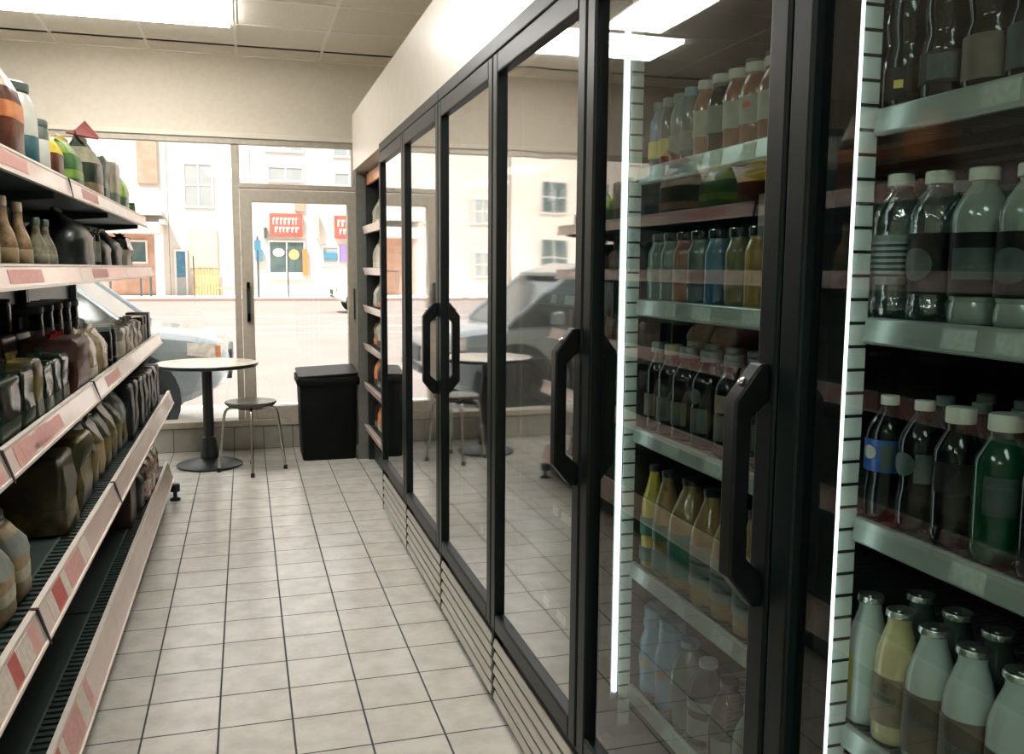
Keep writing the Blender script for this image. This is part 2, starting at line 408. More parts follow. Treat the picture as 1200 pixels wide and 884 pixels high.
# shop windows
def window(n, x0, x1, z0, z1, t=.05):
    f = MB()
    f.box((x0, YW+.02, z0), (x0+t, YW+.10, z1)); f.box((x1-t, YW+.02, z0), (x1, YW+.10, z1))
    o = structure(f.build('window_%d' % n, 'alu', smooth=False, bevel=.003))
    MB().box((x0+t, YW+.055, z0), (x1-t, YW+.063, z1)).build('window_pane', 'shopglass', o, smooth=False)
    return o
window(1, -1.95, -.028, .231, 2.312)
window(2, -4.38, -1.952, .231, 2.312)
f = MB().box((-.027, YW+.015, 1.994), (.864, YW+.105, 2.03)); f.box((.815, YW+.015, 2.03), (.864, YW+.105, 2.311)); f.box((-.027, YW+.015, 2.03), (-.02, YW+.105, 2.311))
o = structure(f.build('window_3', 'alu', smooth=False, bevel=.003))
MB().box((-.02, YW+.055, 2.03), (.815, YW+.063, 2.311)).build('window_pane', 'shopglass', o, smooth=False)
# glazed door leaf
d = MB()
d.box((-.025, YW+.01, .232), (.062, YW+.10, 1.985)); d.box((.775, YW+.01, .232), (.862, YW+.10, 1.985))
d.box((.062, YW+.01, 1.893), (.775, YW+.10, 1.985)); d.box((.062, YW+.01, .232), (.775, YW+.10, .33))
door = structure(d.build('door_1', 'alu', smooth=False, bevel=.004))
MB().box((.062, YW+.05, .33), (.775, YW+.058, 1.893)).build('door_pane', 'shopglass', door, smooth=False)
hd = MB(); hd.box((.008, YW-.03, .985), (.034, YW-.012, 1.29)); hd.box((.008, YW-.03, 1.235), (.034, YW+.01, 1.285)); hd.box((.008, YW-.03, .99), (.034, YW+.01, 1.06))
hd.build('door_handle', 'tableblack', door, bevel=.004)
MB().box((.814, YW-.004, 1.0), (.824, YW+.01, 1.24)).build('door_handle', 'tableblack', door, bevel=.002)

# ceiling lights
def ceiling_light(label, cx, cy, lx, ly):
    t = thing('ceiling_light', label, 'ceiling light', (cx, cy, CZ-.008), 0 if lx > ly else PI/2, 'ceiling light panels')
    a, b = max(lx, ly)/2, min(lx, ly)/2
    fr = MB()
    for s in (-1, 1):
        fr.box((-a, s*b, -.008), (a, s*(b-.022), .001)); fr.box((s*a, -b+.022, -.008), (s*(a-.022), b-.022, .001))
    fr.build('light_frame', 'lightframe', t, smooth=False)
    MB().box((-a+.022, -b+.022, -.034), (a-.022, b-.022, -.001)).build('light_diffuser', 'diffuser', t, smooth=False)
ceiling_light('bright ceiling light panel nearest the shop windows, lying across the aisle', -.715, 5.92, 1.37, .58)
ceiling_light('ceiling light panel running along the aisle, next to the panel by the windows', -.93, 4.92, .42, 1.14)
ceiling_light('added ceiling light panel deepest inside the shop, unseen behind the viewpoint', -.31, -1.2, .593, 1.186)  # unseen panel, added to light the aisle
ceiling_light('added ceiling light panel close to the coolers, unseen above the frame', .33, 2.75, .593, 1.186)  # unseen panel, added and placed to brighten floor and shelving more than cooler contents
ceiling_light('added unseen ceiling light panel over the next aisle, beyond the black shelving', -2.68, .90, .593, 1.186)  # added out of view for more bounce light on the ceiling
ceiling_light('added unseen ceiling light panel over the next aisle, near the back wall', -2.68, -1.4, .593, 1.186)  # another unseen panel added as fill for the room

# ================================================================== COOLERS
XF = .727
DZ0, DZ1 = .268, 2.03       # doors
YD = [5.06, 4.275, 3.465, 2.665, 1.89, 1.113, .34]
LV = [1.62, 1.333, 1.045, .727, .43]

def cooler(label, k0):
    """two-door upright display cooler; local origin at its far front bottom corner, running towards -Y"""
    y0, ym, y1 = YD[k0], YD[k0+1], YD[k0+2]
    t = thing('display_cooler', label, 'cooler', (XF, y0, 0), 0, 'glass-door display coolers along the aisle')
    W = y0-y1
    # carcass
    c = MB()
    c.box((.06, -.004, .03), (.80, -.03, 2.04)); c.box((.06, -W+.004, .03), (.80, -W+.03, 2.04))
    c.box((.77, -.03, .03), (.80, -W+.03, 2.04)); c.box((.06, -.03, 2.0), (.77, -W+.03, 2.04)); c.box((.06, -.03, .26), (.77, -W+.03, .30))
    c.box((.10, -.03, .03), (.14, -W+.03, .26))
    c.build('cabinet_body', 'liner', t, smooth=False)
    # dark top trim
    MB().box((-.004, -.002, 2.034), (.79, -W+.002, 2.08)).build('top_trim', 'frame', t, smooth=False, bevel=.004)
    edges = [0, -(y0-ym), -W]
    for j in range(2):
        a, b = edges[j]-.004, edges[j+1]+.004
        w_ = .048
        d = MB()
        for p, q in ((a, a-w_), (b+w_, b)): d.box((-.005, p, DZ0), (.04, q, DZ1))
        d.box((-.005, a-w_, DZ1-.06), (.04, b+w_, DZ1)); d.box((-.005, a-w_, DZ0), (.04, b+w_, DZ0+.055))
        dr = d.build('door', 'frame', t, smooth=False, bevel=.005)
        gk = MB()
        for p, q in ((a-w_, a-w_-.02), (b+w_+.02, b+w_)): gk.box((.026, p, DZ0+.055), (.052, q, DZ1-.06))
        gk.box((.026, a-w_-.02, DZ1-.075), (.052, b+w_+.02, DZ1-.06)); gk.box((.026, a-w_-.02, DZ0+.055), (.052, b+w_+.02, DZ0+.07))
        gk.build('door_seal', 'gasket', dr, smooth=False)
        MB().box((.012, a-w_, DZ0+.055), (.022, b+w_, DZ1-.06)).build('door_glass', 'doorglass' if k0 == 4 else 'mistglass', dr, smooth=False)
        if (k0, j) in ((0, 1), (2, 1), (4, 0)):
            hy = b+.024
            hp = MB()
            prof = [(-.006, .905), (-.022, .905), (-.062, .955), (-.062, 1.215), (-.022, 1.268), (-.006, 1.268), (-.006, 1.215), (-.034, 1.19), (-.034, .98), (-.006, .955)]
            hp.prism([(x, z) for x, z in prof], 1, hy-.017, hy+.017)
            hh = hp.build('door_handle', 'black', dr, bevel=.004)
            sc = MB().lathe([(.007, 0), (.007, .003), (.004, .005)], 14)
            so = sc.build('handle_screw', 'chrome', dr); so.location = (-.043, hy, 1.241); so.rotation_euler = (0, -math.radians(50), 0)
        # louvred kick panel
        lv = MB()
        lv.box((.03, a+.0, .03), (.06, b, .255), 1)
        lv.box((.0, a, .025), (.03, a-.022, .26), 1)
        for i in range(5):
            z = .035+i*.043
            lv.prism([(-.001, z), (-.002, z+.003), (.003, z+.027), (.007, z+.027), (.004, z)], 1, a-.022, b)
        lv.build('louver_panel', ['louver', 'gasket'], t, smooth=False)
        MB().lathe([(.008, 0), (.008, .012)], 12).build('hinge_pin', 'chrome', t, loc=(.01, a-.01, DZ1+.0005))
        # inner mullion with light strip and slotted standard, on the far side of the door
        m = MB(); m.box((.055, a, .30), (.115, a-.024, 2.0))
        m.build('mullion', 'liner', t, smooth=False)
        s = MB(); s.box((.0885, a-.0245, .33), (.118, a-.028, 1.99)); zz = .36
        while zz < 1.98:
            s.box((.0885, a-.0282, zz), (.1175, a-.0288, zz+.0045), 1); zz += .0333
        s.build('shelf_standard', ['standard' if k0 == 4 else 'metal_shaded', 'slot'], t, smooth=False)
        l = MB(); l.lathe([(.0062, 0), (.0062, 1.5)], 10, (.076, a-.034, .42)); l.build('light_strip', 'led' if k0 == 4 else 'ledoff', t)
        l = MB(); l.box((.066, a-.0242, .40), (.0865, a-.0275, 1.94)); l.box((.071, a-.0275, .405), (.081, a-.032, .42)); l.box((.071, a-.0275, 1.92), (.081, a-.032, 1.935)); l.build('light_holder', 'standard' if k0 == 4 else 'metal_shaded', t, smooth=False)
        # five wire shelves with front rails
        for i, z in enumerate(LV):
            sh = MB()
            ya, yb = a-.032, b+.006
            for x in (.135, .30, .45, .60): sh.box((x, ya+.028, z-.016), (x+.008, yb, z-.008))
            yw = ya+.028; n = int((yw-yb)/.0165)
            for q in range(n+1):
                yy = yb+(yw-yb)*q/n
                sh.box((.128, yy-.0022, z-.0078), (.70, yy+.0022, z-.003))
            so = sh.build('wire_shelf', 'wire' if k0 == 4 else 'metal_shaded', t, smooth=False)
            r = MB()
            r.prism([(.113, z-.034), (.108, z-.030), (.112, z+.002), (.118, z+.004), (.124, z+.002), (.124, z-.034)], 1, ya, yb)
            rr = r.build('shelf_rail', 'rail' if k0 == 4 else 'metal_shaded', so, smooth=False, bevel=.0015)
            rnd = random.Random(k0*31+j*7+i)
            yy = ya-.12
            for q in range(4):
                wd = rnd.choice((.045, .055, .075)); yy -= rnd.choice((.03, .07, .11))
                if yy-wd < yb: break
                tg = MB().add([(.1080, yy, z-.027), (.1080, yy-wd, z-.027), (.1107, yy-wd, z-.002), (.1107, yy, z-.002),
                        (.1092, yy, z-.027), (.1092, yy-wd, z-.027), (.1119, yy-wd, z-.002), (.1119, yy, z-.002)],
                       [(0, 1, 2, 3), (7, 6, 5, 4), (0, 4, 5, 1), (1, 5, 6, 2), (2, 6, 7, 3), (3, 7, 4, 0)], 0)
                tg.build('shelf_tag', 'tag', so, smooth=False)
                yy -= wd
    return t
cooler('far two-door glass cooler beside the open snack rack', 0)
cooler('middle two-door glass cooler full of window reflections', 2)
cooler('nearest two-door glass cooler with lit bottles on its shelves', 4)

# ================================================================== BOTTLES
def profile(kind, h, r):
    """outline (radius, height) up to the cap seat, plus cap radius, cap height"""
    if kind == 'soda':      # waisted plastic soda bottle
        p = [(.72, 0), (.95, .02), (1, .06), (1, .17), (.97, .25), (.9, .33), (.9, .40), (.97, .47), (1, .54), (1, .66), (.96, .72), (.78, .80), (.5, .875), (.38, .905), (.38, .93)]
        cr, ch = .42, .075
    elif kind == 'bigsoda':
        p = [(.74, 0), (.96, .02), (1, .05), (1, .30), (.98, .34), (.88, .39), (.87, .43), (.93, .48), (.97, .54), (.96, .62), (.88, .71), (.68, .80), (.45, .87), (.36, .90), (.36, .93)]
        cr, ch = .40, .07
    elif kind == 'juice':   # straight body, sloping shoulder, wide cap
        p = [(.86, 0), (.98, .015), (1, .05), (1, .35), (.98, .37), (1, .39), (1, .68), (.93, .72), (.72, .83), (.66, .85), (.66, .88)]
        cr, ch = .74, .12
    elif kind == 'flare':   # tall slim bottle, flaring neck
        p = [(.84, 0), (.97, .015), (1, .04), (1, .68), (.97, .72), (.74, .83), (.70, .86), (.70, .88)]
        cr, ch = .80, .12
    elif kind == 'tea':     # square shouldered tea bottle
        p = [(.82, 0), (.96, .015), (1, .05), (1, .10), (.97, .115), (1, .13), (1, .66), (.97, .70), (.60, .83), (.52, .85), (.52, .89)]
        cr, ch = .60, .115
    elif kind == 'jug':     # large carafe with long sloping shoulder
        p = [(.86, 0), (.97, .012), (1, .04), (1, .56), (.97, .62), (.85, .70), (.60, .81), (.42, .90), (.40, .94)]
        cr, ch = .44, .06
    elif kind == 'milk':    # dairy bottle, foil lid
        p = [(.84, 0), (.97, .015), (1, .05), (1, .58), (.975, .645), (.88, .715), (.68, .82), (.56, .88), (.53, .905), (.53, .95)]
        cr, ch = .61, .05
    elif kind == 'water':   # ribbed water bottle with bulge
        p = [(.74, 0), (.93, .015), (.98, .05), (.96, .10), (.90, .155), (.95, .175), (.97, .28), (.97, .56), (.95, .60), (.98, .66), (.96, .73), (.84, .79), (.58, .87), (.44, .905), (.44, .93)]
        cr, ch = .52, .085
    elif kind == 'hourglass':
        p = [(.84, 0), (.97, .015), (1, .05), (1, .56), (.96, .62), (.78, .70), (.76, .74), (.84, .80), (.80, .86), (.74, .88), (.74, .90)]
        cr, ch = .80, .10
    else:                   # big domed bottle
        p = [(.82, 0), (.96, .015), (1, .05), (1, .52), (.96, .62), (.82, .74), (.58, .84), (.42, .89), (.42, .92)]
        cr, ch = .5, .08
    return [(a*r, b*h) for a, b in p], cr*r, ch*h

def rad_at(p, z):
    for (a, za), (b, zb) in zip(p, p[1:]):
        if za <= z <= zb: return a+(b-a)*(z-za)/(zb-za+1e-9)
    return p[-1][0]

def bottle(loc, label, kind, h, r, body, cap, labels=(), fill=None, shell='clearsmooth', group=None, rz=0, simple=False, cat='bottle', capname='cap'):
    t = thing('bottle', label, cat, (loc[0]+r, loc[1], loc[2]), rz, group)
    p, cr, ch = profile(kind, h, r)
    n = 20 if simple else 32
    if fill and fill < 1:
        zf = fill*h; rf = rad_at(p, zf)
        low = [q for q in p if q[1] < zf]+[(rf, zf)]
        up = [(rf, zf+.0003)]+[q for q in p if q[1] > zf+.0005]
        MB().lathe(low, n).build('bottle_body', body, t, angle=30)
        MB().lathe(up, n).build('bottle_neck', shell, t, angle=30)
    else:
        MB().lathe(p, n).build('bottle_body', body, t, angle=30)
    zc = p[-1][1]+.0004
    if kind == 'milk':
        cp = [(cr*.98, 0), (cr*1.04, ch*.15), (cr*1.02, ch*.8), (cr*.96, ch*1.0), (cr*.9, ch*.92), (cr*.25, ch*.75), (cr*.2, ch*.9), (.0005, ch*.9)]
    else:
        cp = [(cr*.98, 0), (cr, ch*.06), (cr, ch*.86), (cr*.93, ch*.98), (cr*.6, ch)]
    MB().lathe(cp, n).build(capname, cap, t, loc=(0, 0, zc), angle=30)
    for L in labels:
        k, mt, z0, z1 = L[:4]
        z0 *= h; z1 *= h
        rr = max(rad_at(p, z0), rad_at(p, z1), rad_at(p, (z0+z1)/2))+L[4] if len(L) > 4 and k == 'band' else max(rad_at(p, z0), rad_at(p, z1), rad_at(p, (z0+z1)/2))
        if k == 'band':
            MB().lathe([(rr+.0004, z0), (rr+.0012, z0+.0005), (rr+.0012, z1-.0005), (rr+.0004, z1)], n, cap=False).build('label', mt, t, angle=30)
        else:
            MB().patch(rr+.0028, math.radians(L[4]), math.radians(L[5]), z0, z1, 'disc' if k == 'disc' else 'rect').build('emblem' if k == 'disc' else 'label', mt, t, angle=60)
    return t

BX = XF+.127      # front row of bottles stands just behind the shelf rails
BACK = .072
def zl(i): return LV[i]+.0005

# -- nearest cooler, right-hand door ---------------------------------------------------
g = 'big dark soda bottles on the top shelf'
TY = [1.078, 1.003, .929, .860]
tl = ['big dark soda bottle beside the light strip, first on the nearest door\'s highest shelf',
      'second big dark soda bottle on the nearest door\'s highest shelf, low grey label',
      'big dark soda bottle with a brownish label, third on that highest near shelf',
      'big dark soda bottle cut by the photo edge, fourth on the highest near shelf']
for i, y in enumerate(TY):
    lb = [[('rect', 'lblack', .06, .26, 205, 50), ('rect', 'lyellow', .13, .18, 212, 20)], [('band', 'lblack', .10, .29), ('rect', 'lgrey', .12, .27, 215, 60)], [('band', 'lbrown', .06, .31)], [('band', 'lgrey', .06, .30)]][i]
    bottle((BX, y, zl(0)), tl[i], 'bigsoda', .215, .0335, 'cola', 'capgrey', lb, fill=.66, group=g)
for i, y in enumerate((1.045, .968, .895)):
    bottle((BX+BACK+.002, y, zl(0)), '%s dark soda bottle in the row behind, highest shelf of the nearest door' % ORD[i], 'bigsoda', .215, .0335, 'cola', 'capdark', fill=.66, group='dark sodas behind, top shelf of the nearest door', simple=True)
g = 'white-capped bottles with black bands'
z = zl(1)
bottle((BX, 1.080, z), 'clear water bottle with a lined nutrition label, nearest the light strip, white cap', 'water', .200, .0345, 'clear', 'capwhite',
       [('band', 'lpale', .245, .59), ('rect', 'lines', .29, .545, 215, 120)], group=g)
bottle((BX, 1.006, z), 'clear water bottle with a black band and a half-hidden grey disc', 'water', .197, .035, 'clear', 'capwhite',
       [('band', 'lblack', .19, .60), ('disc', 'lgrey', .28, .50, 186, 74)], group=g)
bottle((BX, .930, z), 'cloudy bottle with a black band and a square grey panel, white cap', 'water', .194, .0355, 'foggy', 'capwhite',
       [('band', 'lblack', .19, .60), ('rect', 'lgrey', .30, .50, 215, 88), ('rect', 'ink', .37, .39, 216, 60)], group=g)
bottle((BX, .855, z), 'cloudy bottle with a black band and grey disc, cut by the photo edge', 'water', .192, .0355, 'foggy', 'capwhite',
       [('band', 'lblack', .19, .60), ('disc', 'lgrey', .28, .50, 190, 80)], group=g)
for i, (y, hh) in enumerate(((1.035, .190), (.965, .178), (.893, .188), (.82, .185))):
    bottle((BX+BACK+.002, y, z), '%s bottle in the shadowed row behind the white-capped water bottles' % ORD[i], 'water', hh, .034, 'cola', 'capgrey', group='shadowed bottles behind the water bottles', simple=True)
g = 'dark sodas and a green soda on the wire shelf'
z = zl(2)
bottle((BX, 1.072, z), 'dark soda bottle with a bright blue label and white cap', 'soda', .178, .0305, 'cola', 'capwhite',
       [('band', 'lblue', .40, .66), ('disc', 'lwhite', .50, .61, 185, 40), ('rect', 'lgrey', .42, .63, 232, 34)], group=g)
bottle((BX, 1.004, z), 'dark soda bottle with a faint grey label, standing between the blue-label and contoured bottles', 'soda', .180, .0315, 'cola', 'capwhite', [('disc', 'lgrey', .44, .62, 186, 60), ('rect', 'lgrey', .40, .62, 240, 50)], group=g)
bottle((BX, .938, z), 'dark contoured soda bottle next to the green soda, white cap', 'tea', .181, .031, 'cola', 'capwhite', [('rect', 'lblack', .40, .62, 215, 80)], group=g)
bottle((BX, .868, z), 'green soda bottle with a white cap and pale side label', 'tea', .183, .0335, 'greensoda', 'capwhite', [('rect', 'lgrey', .34, .60, 222, 62), ('rect', 'ink', .52, .54, 222, 44)], group=g)
bottle((BX, .797, z), 'dark bottle at the photo edge, right beside the green soda', 'tea', .178, .031, 'cola', 'capwhite', group=g)
for row in (1, 2):
    for i, y in enumerate((1.045, .978, .912, .846)):
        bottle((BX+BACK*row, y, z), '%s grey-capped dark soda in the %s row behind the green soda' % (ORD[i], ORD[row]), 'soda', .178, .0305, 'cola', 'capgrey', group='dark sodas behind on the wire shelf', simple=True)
g = 'foil-lidded milk bottles on the lowest visible shelf'
z = zl(3)
ml = ['plain white milk bottle nearest the light strip, foil lid', 'cream-coloured milk bottle with a yellowish label, foil lid', 'white milk bottle with a brown label, right of the cream-coloured one',
      'white milk bottle with a wide brown label, fourth of the front foil-lidded row', 'white milk bottle at the corner of the photo, largest of the foil-lidded row']
for i, (y, b_, lb) in enumerate(((1.088, 'milk', [('rect', 'lyellow', .20, .56, 165, 50)]), (1.026, 'creammilk', [('rect', 'ltan', .16, .52, 200, 86), ('rect', 'ink', .34, .38, 200, 60), ('disc', 'lbrown', .40, .48, 203, 40)]),
                               (.961, 'milk', [('rect', 'lbrown', .10, .54, 208, 110), ('rect', 'ink', .32, .37, 204, 70)]), (.893, 'milk', [('rect', 'lbrown', .10, .54, 214, 120), ('rect', 'ink', .30, .36, 212, 90)]),
                               (.818, 'milk', [('rect', 'lbrown', .10, .50, 214, 110)]))):
    bottle((BX, y, z), ml[i], 'milk', .194, (.0300, .0310, .0325, .0335, .0360)[i], b_, 'foil', lb, group=g, capname='foil_lid')
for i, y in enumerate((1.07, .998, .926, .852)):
    bottle((BX+BACK, y, z), '%s shade-tinted milk bottle in the darker row behind the white ones' % ORD[i], 'milk', .194, .0335, 'milk_shaded', 'foil', group='darker milk bottles behind', capname='foil_lid')

# -- nearest cooler, left-hand door ------------------------------------------------------
z = zl(0)
g = 'small capped drinks on the top shelf'
s1 = [(1.836, 'bluejuice', 'capgrey', 'lyellow', .0225, .140, 'small blue drink bottle with a yellow label, first on the top shelf beside the strip'),
      (1.788, 'clearsmooth', 'capgrey', 'lyellow', .0225, .142, 'small clear drink bottle with a yellow spot, second on the top shelf'),
      (1.738, 'greyjuice', 'capgrey', 'lpale', .025, .142, 'small grey-green drink bottle with a pale cap, third on the top shelf'),
      (1.690, 'tealjuice', 'capblue', 'lpale', .025, .146, 'small teal drink bottle with a bluish cap, just left of the pink juices'),
      (1.634, 'pinkjuice', 'capwhite', 'lwhite', .0265, .149, 'first pink juice bottle from the left, white cap, top shelf'),
      (1.577, 'tea', 'capwhite', 'lpale', .0275, .149, 'brownish drink bottle with a white cap between two pink juices'),
      (1.518, 'pinkjuice', 'capwhite', 'lwhite', .0280, .147, 'pink juice bottle with a big pale label, middle of the pink ones'),
      (1.459, 'pinkjuice', 'capwhite', 'lwhite', .0285, .146, 'pink juice bottle with a small red mark on its label'),
      (1.398, 'pinkjuice', 'capwhite', 'lwhite', .0290, .144, 'pink juice bottle against the door frame, tallest-looking white cap')]
for i, (y, b_, c_, l_, r, hh, lab) in enumerate(s1):
    lb = [('band', l_, .26, .60)] if i > 3 else [('rect', l_, .14, .40, 205, 90)]
    if i == 7: lb.append(('disc', 'lred', .45, .52, 205, 34))
    bottle((BX, y, z), lab, 'juice', hh, r, b_, c_, lb, group=g)
for i, y in enumerate((1.73, 1.66, 1.59, 1.52, 1.45, 1.38)):
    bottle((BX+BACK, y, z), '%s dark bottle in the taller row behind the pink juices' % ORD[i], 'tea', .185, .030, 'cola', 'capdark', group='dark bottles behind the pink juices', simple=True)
g = 'slim flared bottles on the second shelf'
z = zl(1)
s2 = [(1.828, 'greyjuice', 'first slim pale bottle by the light strip, second shelf'), (1.768, 'greyjuice', 'second slim pale bottle from the light strip, second shelf'),
      (1.706, 'pinkjuice', 'slim bottle with a pinkish tint, third on the second shelf'), (1.642, 'tealjuice', 'slim dull green bottle, fourth on the second shelf'),
      (1.570, 'bluejuice', 'slim blue-grey bottle in the middle of the amber and green ones'), (1.492, 'olivejuice', 'slim olive-yellow bottle, second from the frame on the second shelf'),
      (1.424, 'amberjuice', 'slim amber bottle tight against the door frame, second shelf')]
for i, (y, b_, lab) in enumerate(s2):
    bottle((BX, y, z), lab, 'flare', .146, .0285, b_, 'clearsmooth', [('band', ['lpale', 'lpale', 'lwhite', 'lgrey', 'lgrey', 'ltan', 'lyellow'][i], .22, .46)] if i in (3, 5) else [('rect', 'lpale', .3, .5, 205, 60)] if i < 3 else [], group=g)
# cardboard tray and packets in the dim space above the slim bottles
t = thing('cardboard_box', 'white cardboard box with round grey print behind the slim bottles', 'box', (XF+.39, 1.50, z))
MB().box((-.10, -.16, 0), (.10, .16, .225)).build('box_body', 'cardbox', t, smooth=False, bevel=.003)
pr_ = MB()
for cy in (.055, -.085):
    pr_.prism([(cy+.04*math.cos(q*PI/12), .165+.034*math.sin(q*PI/12)) for q in range(24)], 0, -.1018, -.1008)
pr_.box((-.1018, -.045, .13), (-.1008, .01, .2)); pr_.box((-.1018, -.13, .118), (-.1008, .10, .124))
pr_.build('box_print', 'lgrey', t, smooth=False)
g = 'dark tea bottles on the middle shelf'
z = zl(2)
s3 = [(1.826, 'capgrey', 'tea', .030, 'first dark tea bottle beside the light strip, brown tinted'), (1.762, 'captan', 'cola', .033, 'dark tea bottle with a tan cap'),
      (1.692, 'capgrey', 'cola', .036, 'dark tea bottle just right of the tan-capped one'), (1.604, 'capgrey', 'cola', .0365, 'dark tea bottle with a grey disc above its label, middle shelf'),
      (1.510, 'capgrey', 'cola', .036, 'dark tea bottle with an olive patch over its pale label'), (1.425, 'capgrey', 'cola', .036, 'dark tea bottle next to the nearest handle, middle shelf')]
for i, (y, c_, b_, r, lab) in enumerate(s3):
    lb = [('rect', 'lbrown' if i == 0 else 'lgrey', .17, .42, 202, 66)]
    if i == 3: lb.append(('disc', 'lgrey', .46, .62, 190, 50))
    if i == 4: lb.append(('rect', 'ltan', .45, .62, 196, 50))
    bottle((BX, y, z), lab, 'tea', .195, r, b_, c_, lb, group=g)
for i, y in enumerate((1.81, 1.725, 1.64, 1.555, 1.47, 1.39)):
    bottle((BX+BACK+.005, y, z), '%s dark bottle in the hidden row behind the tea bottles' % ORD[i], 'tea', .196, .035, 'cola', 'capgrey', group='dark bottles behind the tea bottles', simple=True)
g = 'juice jugs on the fourth shelf'
z = zl(3)
s4 = [(1.829, 'yellowjuice', 'capdark', .028, 'yellow juice jug by the light strip'), (1.768, 'tanjuice', 'capdark', .031, 'narrow juice jug between the yellow jug and the wide green-label one'),
      (1.688, 'tanjuice', 'capdark', .048, 'wide juice jug with a large dark green label'), (1.588, 'tanjuice', 'capdark', .042, 'orange juice jug with a pale printed label, right of the green-label jug'),
      (1.503, 'tanjuice', 'capdark', .040, 'orange juice jug with a pale label and dark cap, second from the nearest handle'), (1.418, 'tanjuice', 'capdark', .040, 'orange juice jug beside the nearest handle, pale label')]
for i, (y, b_, c_, r, lab) in enumerate(s4):
    lb = [('band', 'lgreen', .10, .52)] if i in (0, 1, 2) else [('band', 'lpale', .16, .52), ('rect', 'ink', .36, .385, 205, 70), ('rect', 'ink', .24, .27, 215, 60)]
    if i == 0: lb = [('rect', 'lgreen', .32, .5, 205, 120), ('rect', 'lgreen', .06, .2, 205, 120)]
    if i == 1: lb = [('band', 'lgreen', .34, .5), ('band', 'lgreen', .04, .24)]
    bottle((BX, y, z), lab, 'jug', .234, r, b_, c_, lb, group=g)
g = 'mixed drinks on the bottom shelf'
z = zl(4)
bottle((BX, 1.818, z), 'blue-wrapped bottle by the foot of the light strip', 'hourglass', .20, .038, 'bluewrap', 'bluewrap', [('disc', 'lpale', .30, .48, 200, 60)], group=g)
bottle((BX, 1.739, z), 'blue-wrapped bottle with a small orange patch, second on the bottom shelf', 'hourglass', .20, .039, 'bluewrap', 'bluewrap', [('rect', 'ltan', .36, .46, 205, 50)], group=g)
bottle((BX, 1.658, z), 'dim dark bottle with a blue cap on the bottom shelf', 'big', .185, .039, 'tealjuice', 'capblue', [('rect', 'lgrey', .2, .5, 205, 70)], group=g)
bottle((BX, 1.578, z), 'dim dark bottle with a white band label, bottom shelf', 'big', .175, .039, 'cola', 'capwhite', [('band', 'lpale', .10, .34), ('rect', 'lpale', .44, .56, 205, 90)], group=g)
bottle((BX, 1.490, z), 'clear round-shouldered bottle with a tan side strip, bottom shelf', 'big', .17, .039, 'clearsmooth', 'capdark', [('rect', 'ltan', .06, .5, 150, 40), ('rect', 'lpale', .06, .36, 215, 60)], group=g)
bottle((BX, 1.402, z), 'clear bottle with a blue cap nearest the frame, bottom shelf', 'big', .16, .039, 'greyjuice', 'capblue', [('rect', 'lpale', .06, .36, 205, 80)], group=g)
# -- middle cooler: clear bottles deep behind the reflections
for i, y in enumerate((2.40, 2.30, 2.20)):
    bottle((BX, y, zl(3)), '%s of three clear bottles glinting low behind the reflecting door' % ORD[i], 'water', .21, .036, 'clear', 'capwhite', group='clear bottles low in the middle cooler')

